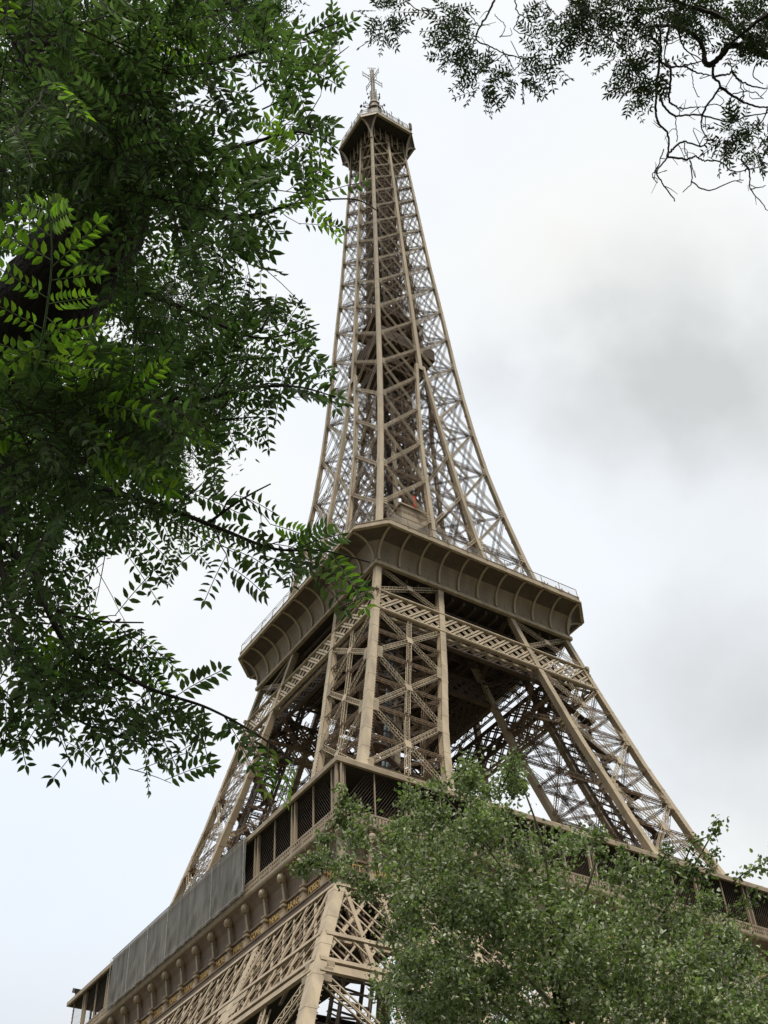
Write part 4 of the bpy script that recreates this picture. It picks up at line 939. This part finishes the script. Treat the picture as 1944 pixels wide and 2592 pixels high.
# ================================================================== small things on the tower
nt_ = MB(); nu, nv = 260, 16; V = []
ys = np.linspace(-16.9, 19.6, nu)
for j in range(nv):
    z = 57.5+(63.98-57.5)*j/(nv-1)
    for i in range(nu):
        f_ = j/(nv-1); sag = .16*math.sin(ys[i]*1.7)*math.sin(math.pi*f_)+.10*math.sin(ys[i]*4.1+f_*2.5)+.06*math.sin(ys[i]*9+f_*5)
        y2 = ys[i]+2.2*f_; fd = .10*math.sin(y2*2.3)+.06*math.sin(y2*5.7+1)+.05*math.sin(y2*1.1+f_*7)
        V.append((-35.86+fd*math.sin(math.pi*min(1, f_*1.6+.12))*.9, ys[i], z))
q = [(j*nu+i, j*nu+i+1, (j+1)*nu+i+1, (j+1)*nu+i) for j in range(nv-1) for i in range(nu-1)]
nt_.quads(V, q); net = nt_.build('shade_net', NET, None, True); tag(net, 'long grey net draped over the first gallery on the left face', 'net')
sm = MB()
for y0 in (-16.85, -9.2, 2.4, 8.1, 13.6, 19.5):
    for z0, z1 in ((57.6, 59.8), (59.8, 61.9), (61.9, 63.9)): sm.beam((-36.02, y0+(z0-57)*.04, z0), (-36.02, y0+(z1-57)*.04+.05, z1), .05, .05, (1, 0, 0))
for z0 in (57.62, 63.9): sm.beam((-36.0, -16.85, z0), (-36.0, 19.5, z0), .07, .07, (0, 0, 1))
part(sm, 'seam', mat('net_cord', (.42, .42, .40), .8, .2, 2), net)
fl = empty('floodlight', (-35.1, 34.2, 64.15)); tag(fl, 'small dark floodlight perched on the far left end of the gallery roof', 'lamp')
m_ = MB(); m_.beam((0, -.5, .75), (0, .45, 1.15), .9, .6); part(m_, 'lamp_housing', BLACK, fl)
m_ = MB(); m_.beam((0, -.2, -.15), (0, -.2, .8), .12); m_.beam((0, .25, -.15), (0, .25, .9), .1); part(m_, 'bracket', BLACK, fl)
rc = MB(); gx = np.linspace(0, 1, 8)
d0 = ray(1050/K, 1272/K); tt = (-12.2-CAM[1])/d0[1]; c0_ = CAM+d0*tt
V = []
for j in range(2):
    for i in range(8): V.append(c0_+np.array([(.35 if j else -.35), .12*math.sin(i*2.1)+j*.1, 1.5-3.0*gx[i]+.2*j]))
rc.quads(V, [(i, i+1, 8+i+1, 8+i) for i in range(7)]); rco = rc.build('red_cloth', REDM, None, True); tag(rco, 'red cloth hung in the ironwork just above the second platform', 'cloth')
# visitors at the second platform parapet
def person(u, v, top, trousers, hair, lean, arm, label):
    d = ray(u/K, v/K); y = -21.15; t = (y-CAM[1])/d[1]; p = CAM+d*t; x = p[0]
    zf = 115.92+(.0); root_z = zf
    e = empty('person', (x, y, zf)); tag(e, label, 'person', 'visitors at the parapet')
    def skin(name, J, E, Rd, m_):
        me = bpy.data.meshes.new(name); me.from_pydata(J, E, []); o = bpy.data.objects.new(name, me); COL.objects.link(o); o.parent = e
        sk = o.modifiers.new('skin', 'SKIN'); sub = o.modifiers.new('sub', 'SUBSURF'); sub.levels = sub.render_levels = 1
        for i, r in enumerate(Rd): me.skin_vertices[0].data[i].radius = r if isinstance(r, tuple) else (r, r)
        me.skin_vertices[0].data[0].use_root = True; me.materials.append(m_); return o
    if not bpy.data.materials.get('skin_tone'): mat('skin_tone', (.52, .33, .23), .6, .1, 4)
    SK = bpy.data.materials['skin_tone']
    J = [(0,0,.95),(0,-.02,1.15),(0,-lean,1.38),(0,-lean,1.48),(0,-lean-.02,1.62),(0,-lean-.02,1.74),
         (-.19,-lean,1.40),(-.25,-lean-.05+.0,1.12),(-.22,-lean-.25,1.16+arm*.3),(-.21,-lean-.33,1.20+arm*.4),
         (.19,-lean,1.40),(.25,-lean-.05,1.12),(.22,-lean-.25,1.16),(.21,-lean-.33,1.20),
         (-.10,0,.88),(-.11,-.02,.48),(-.11,0,.08),(-.11,-.14,.04),(.10,0,.88),(.11,-.02,.48),(.11,0,.08),(.11,-.14,.04)]
    E = [(0,1),(1,2),(2,3),(3,4),(4,5),(2,6),(6,7),(7,8),(8,9),(2,10),(10,11),(11,12),(12,13),(0,14),(14,15),(15,16),(16,17),(0,18),(18,19),(19,20),(20,21)]
    Rd = [(.15,.11),(.14,.10),(.15,.10),.055,(.085,.095),(.07,.08),.06,.045,.036,.03,.06,.045,.036,.03,.085,.06,.045,.035,.085,.06,.045,.035]
    skin('body', J, E, Rd, SK)
    skin('shirt', J[:3]+[J[6], J[7], J[10], J[11]], [(0,1),(1,2),(2,3),(3,4),(2,5),(5,6)], [(.165,.125),(.155,.12),(.16,.115),.075,.06,.075,.06], top)
    skin('trousers', [J[0], J[14], J[15], J[16], J[18], J[19], J[20]], [(0,1),(1,2),(2,3),(0,4),(4,5),(5,6)], [(.16,.12),.1,.075,.06,.1,.075,.06], trousers)
    skin('hair', [(0,-lean+.02,1.66),(0,-lean,1.76)], [(0,1)], [(.095,.095),(.085,.095)], hair)
def cm_(n, c): return mat(n, c, .8, .15, 5)
c_dark, c_pink, c_white, c_blue, c_red = cm_('dark_cloth', (.05, .05, .07)), cm_('pink_cloth', (.62, .25, .25)), cm_('white_cloth', (.6, .58, .55)), cm_('denim', (.10, .14, .24)), cm_('rust_cloth', (.38, .12, .08))
c_hair, c_hair2 = cm_('dark_hair', (.04, .025, .018)), cm_('brown_hair', (.16, .09, .05))
person(1378, 1477, c_dark, c_blue, c_hair, .05, 0, 'person in dark clothes, leftmost of the visitors at the parapet')
person(1387, 1481, c_pink, c_dark, c_hair2, .0, .4, 'person in a pink top standing tall at the second platform parapet')
person(1407, 1489, c_white, c_dark, c_hair, .08, 0, 'person in a pale top in the middle of the parapet visitors')
person(1422, 1496, c_red, c_blue, c_hair2, .1, 0, 'person in a rust red top leaning on the parapet')
person(1440, 1504, c_blue, c_dark, c_hair, .03, 0, 'person in blue nearest the right end of the second platform')
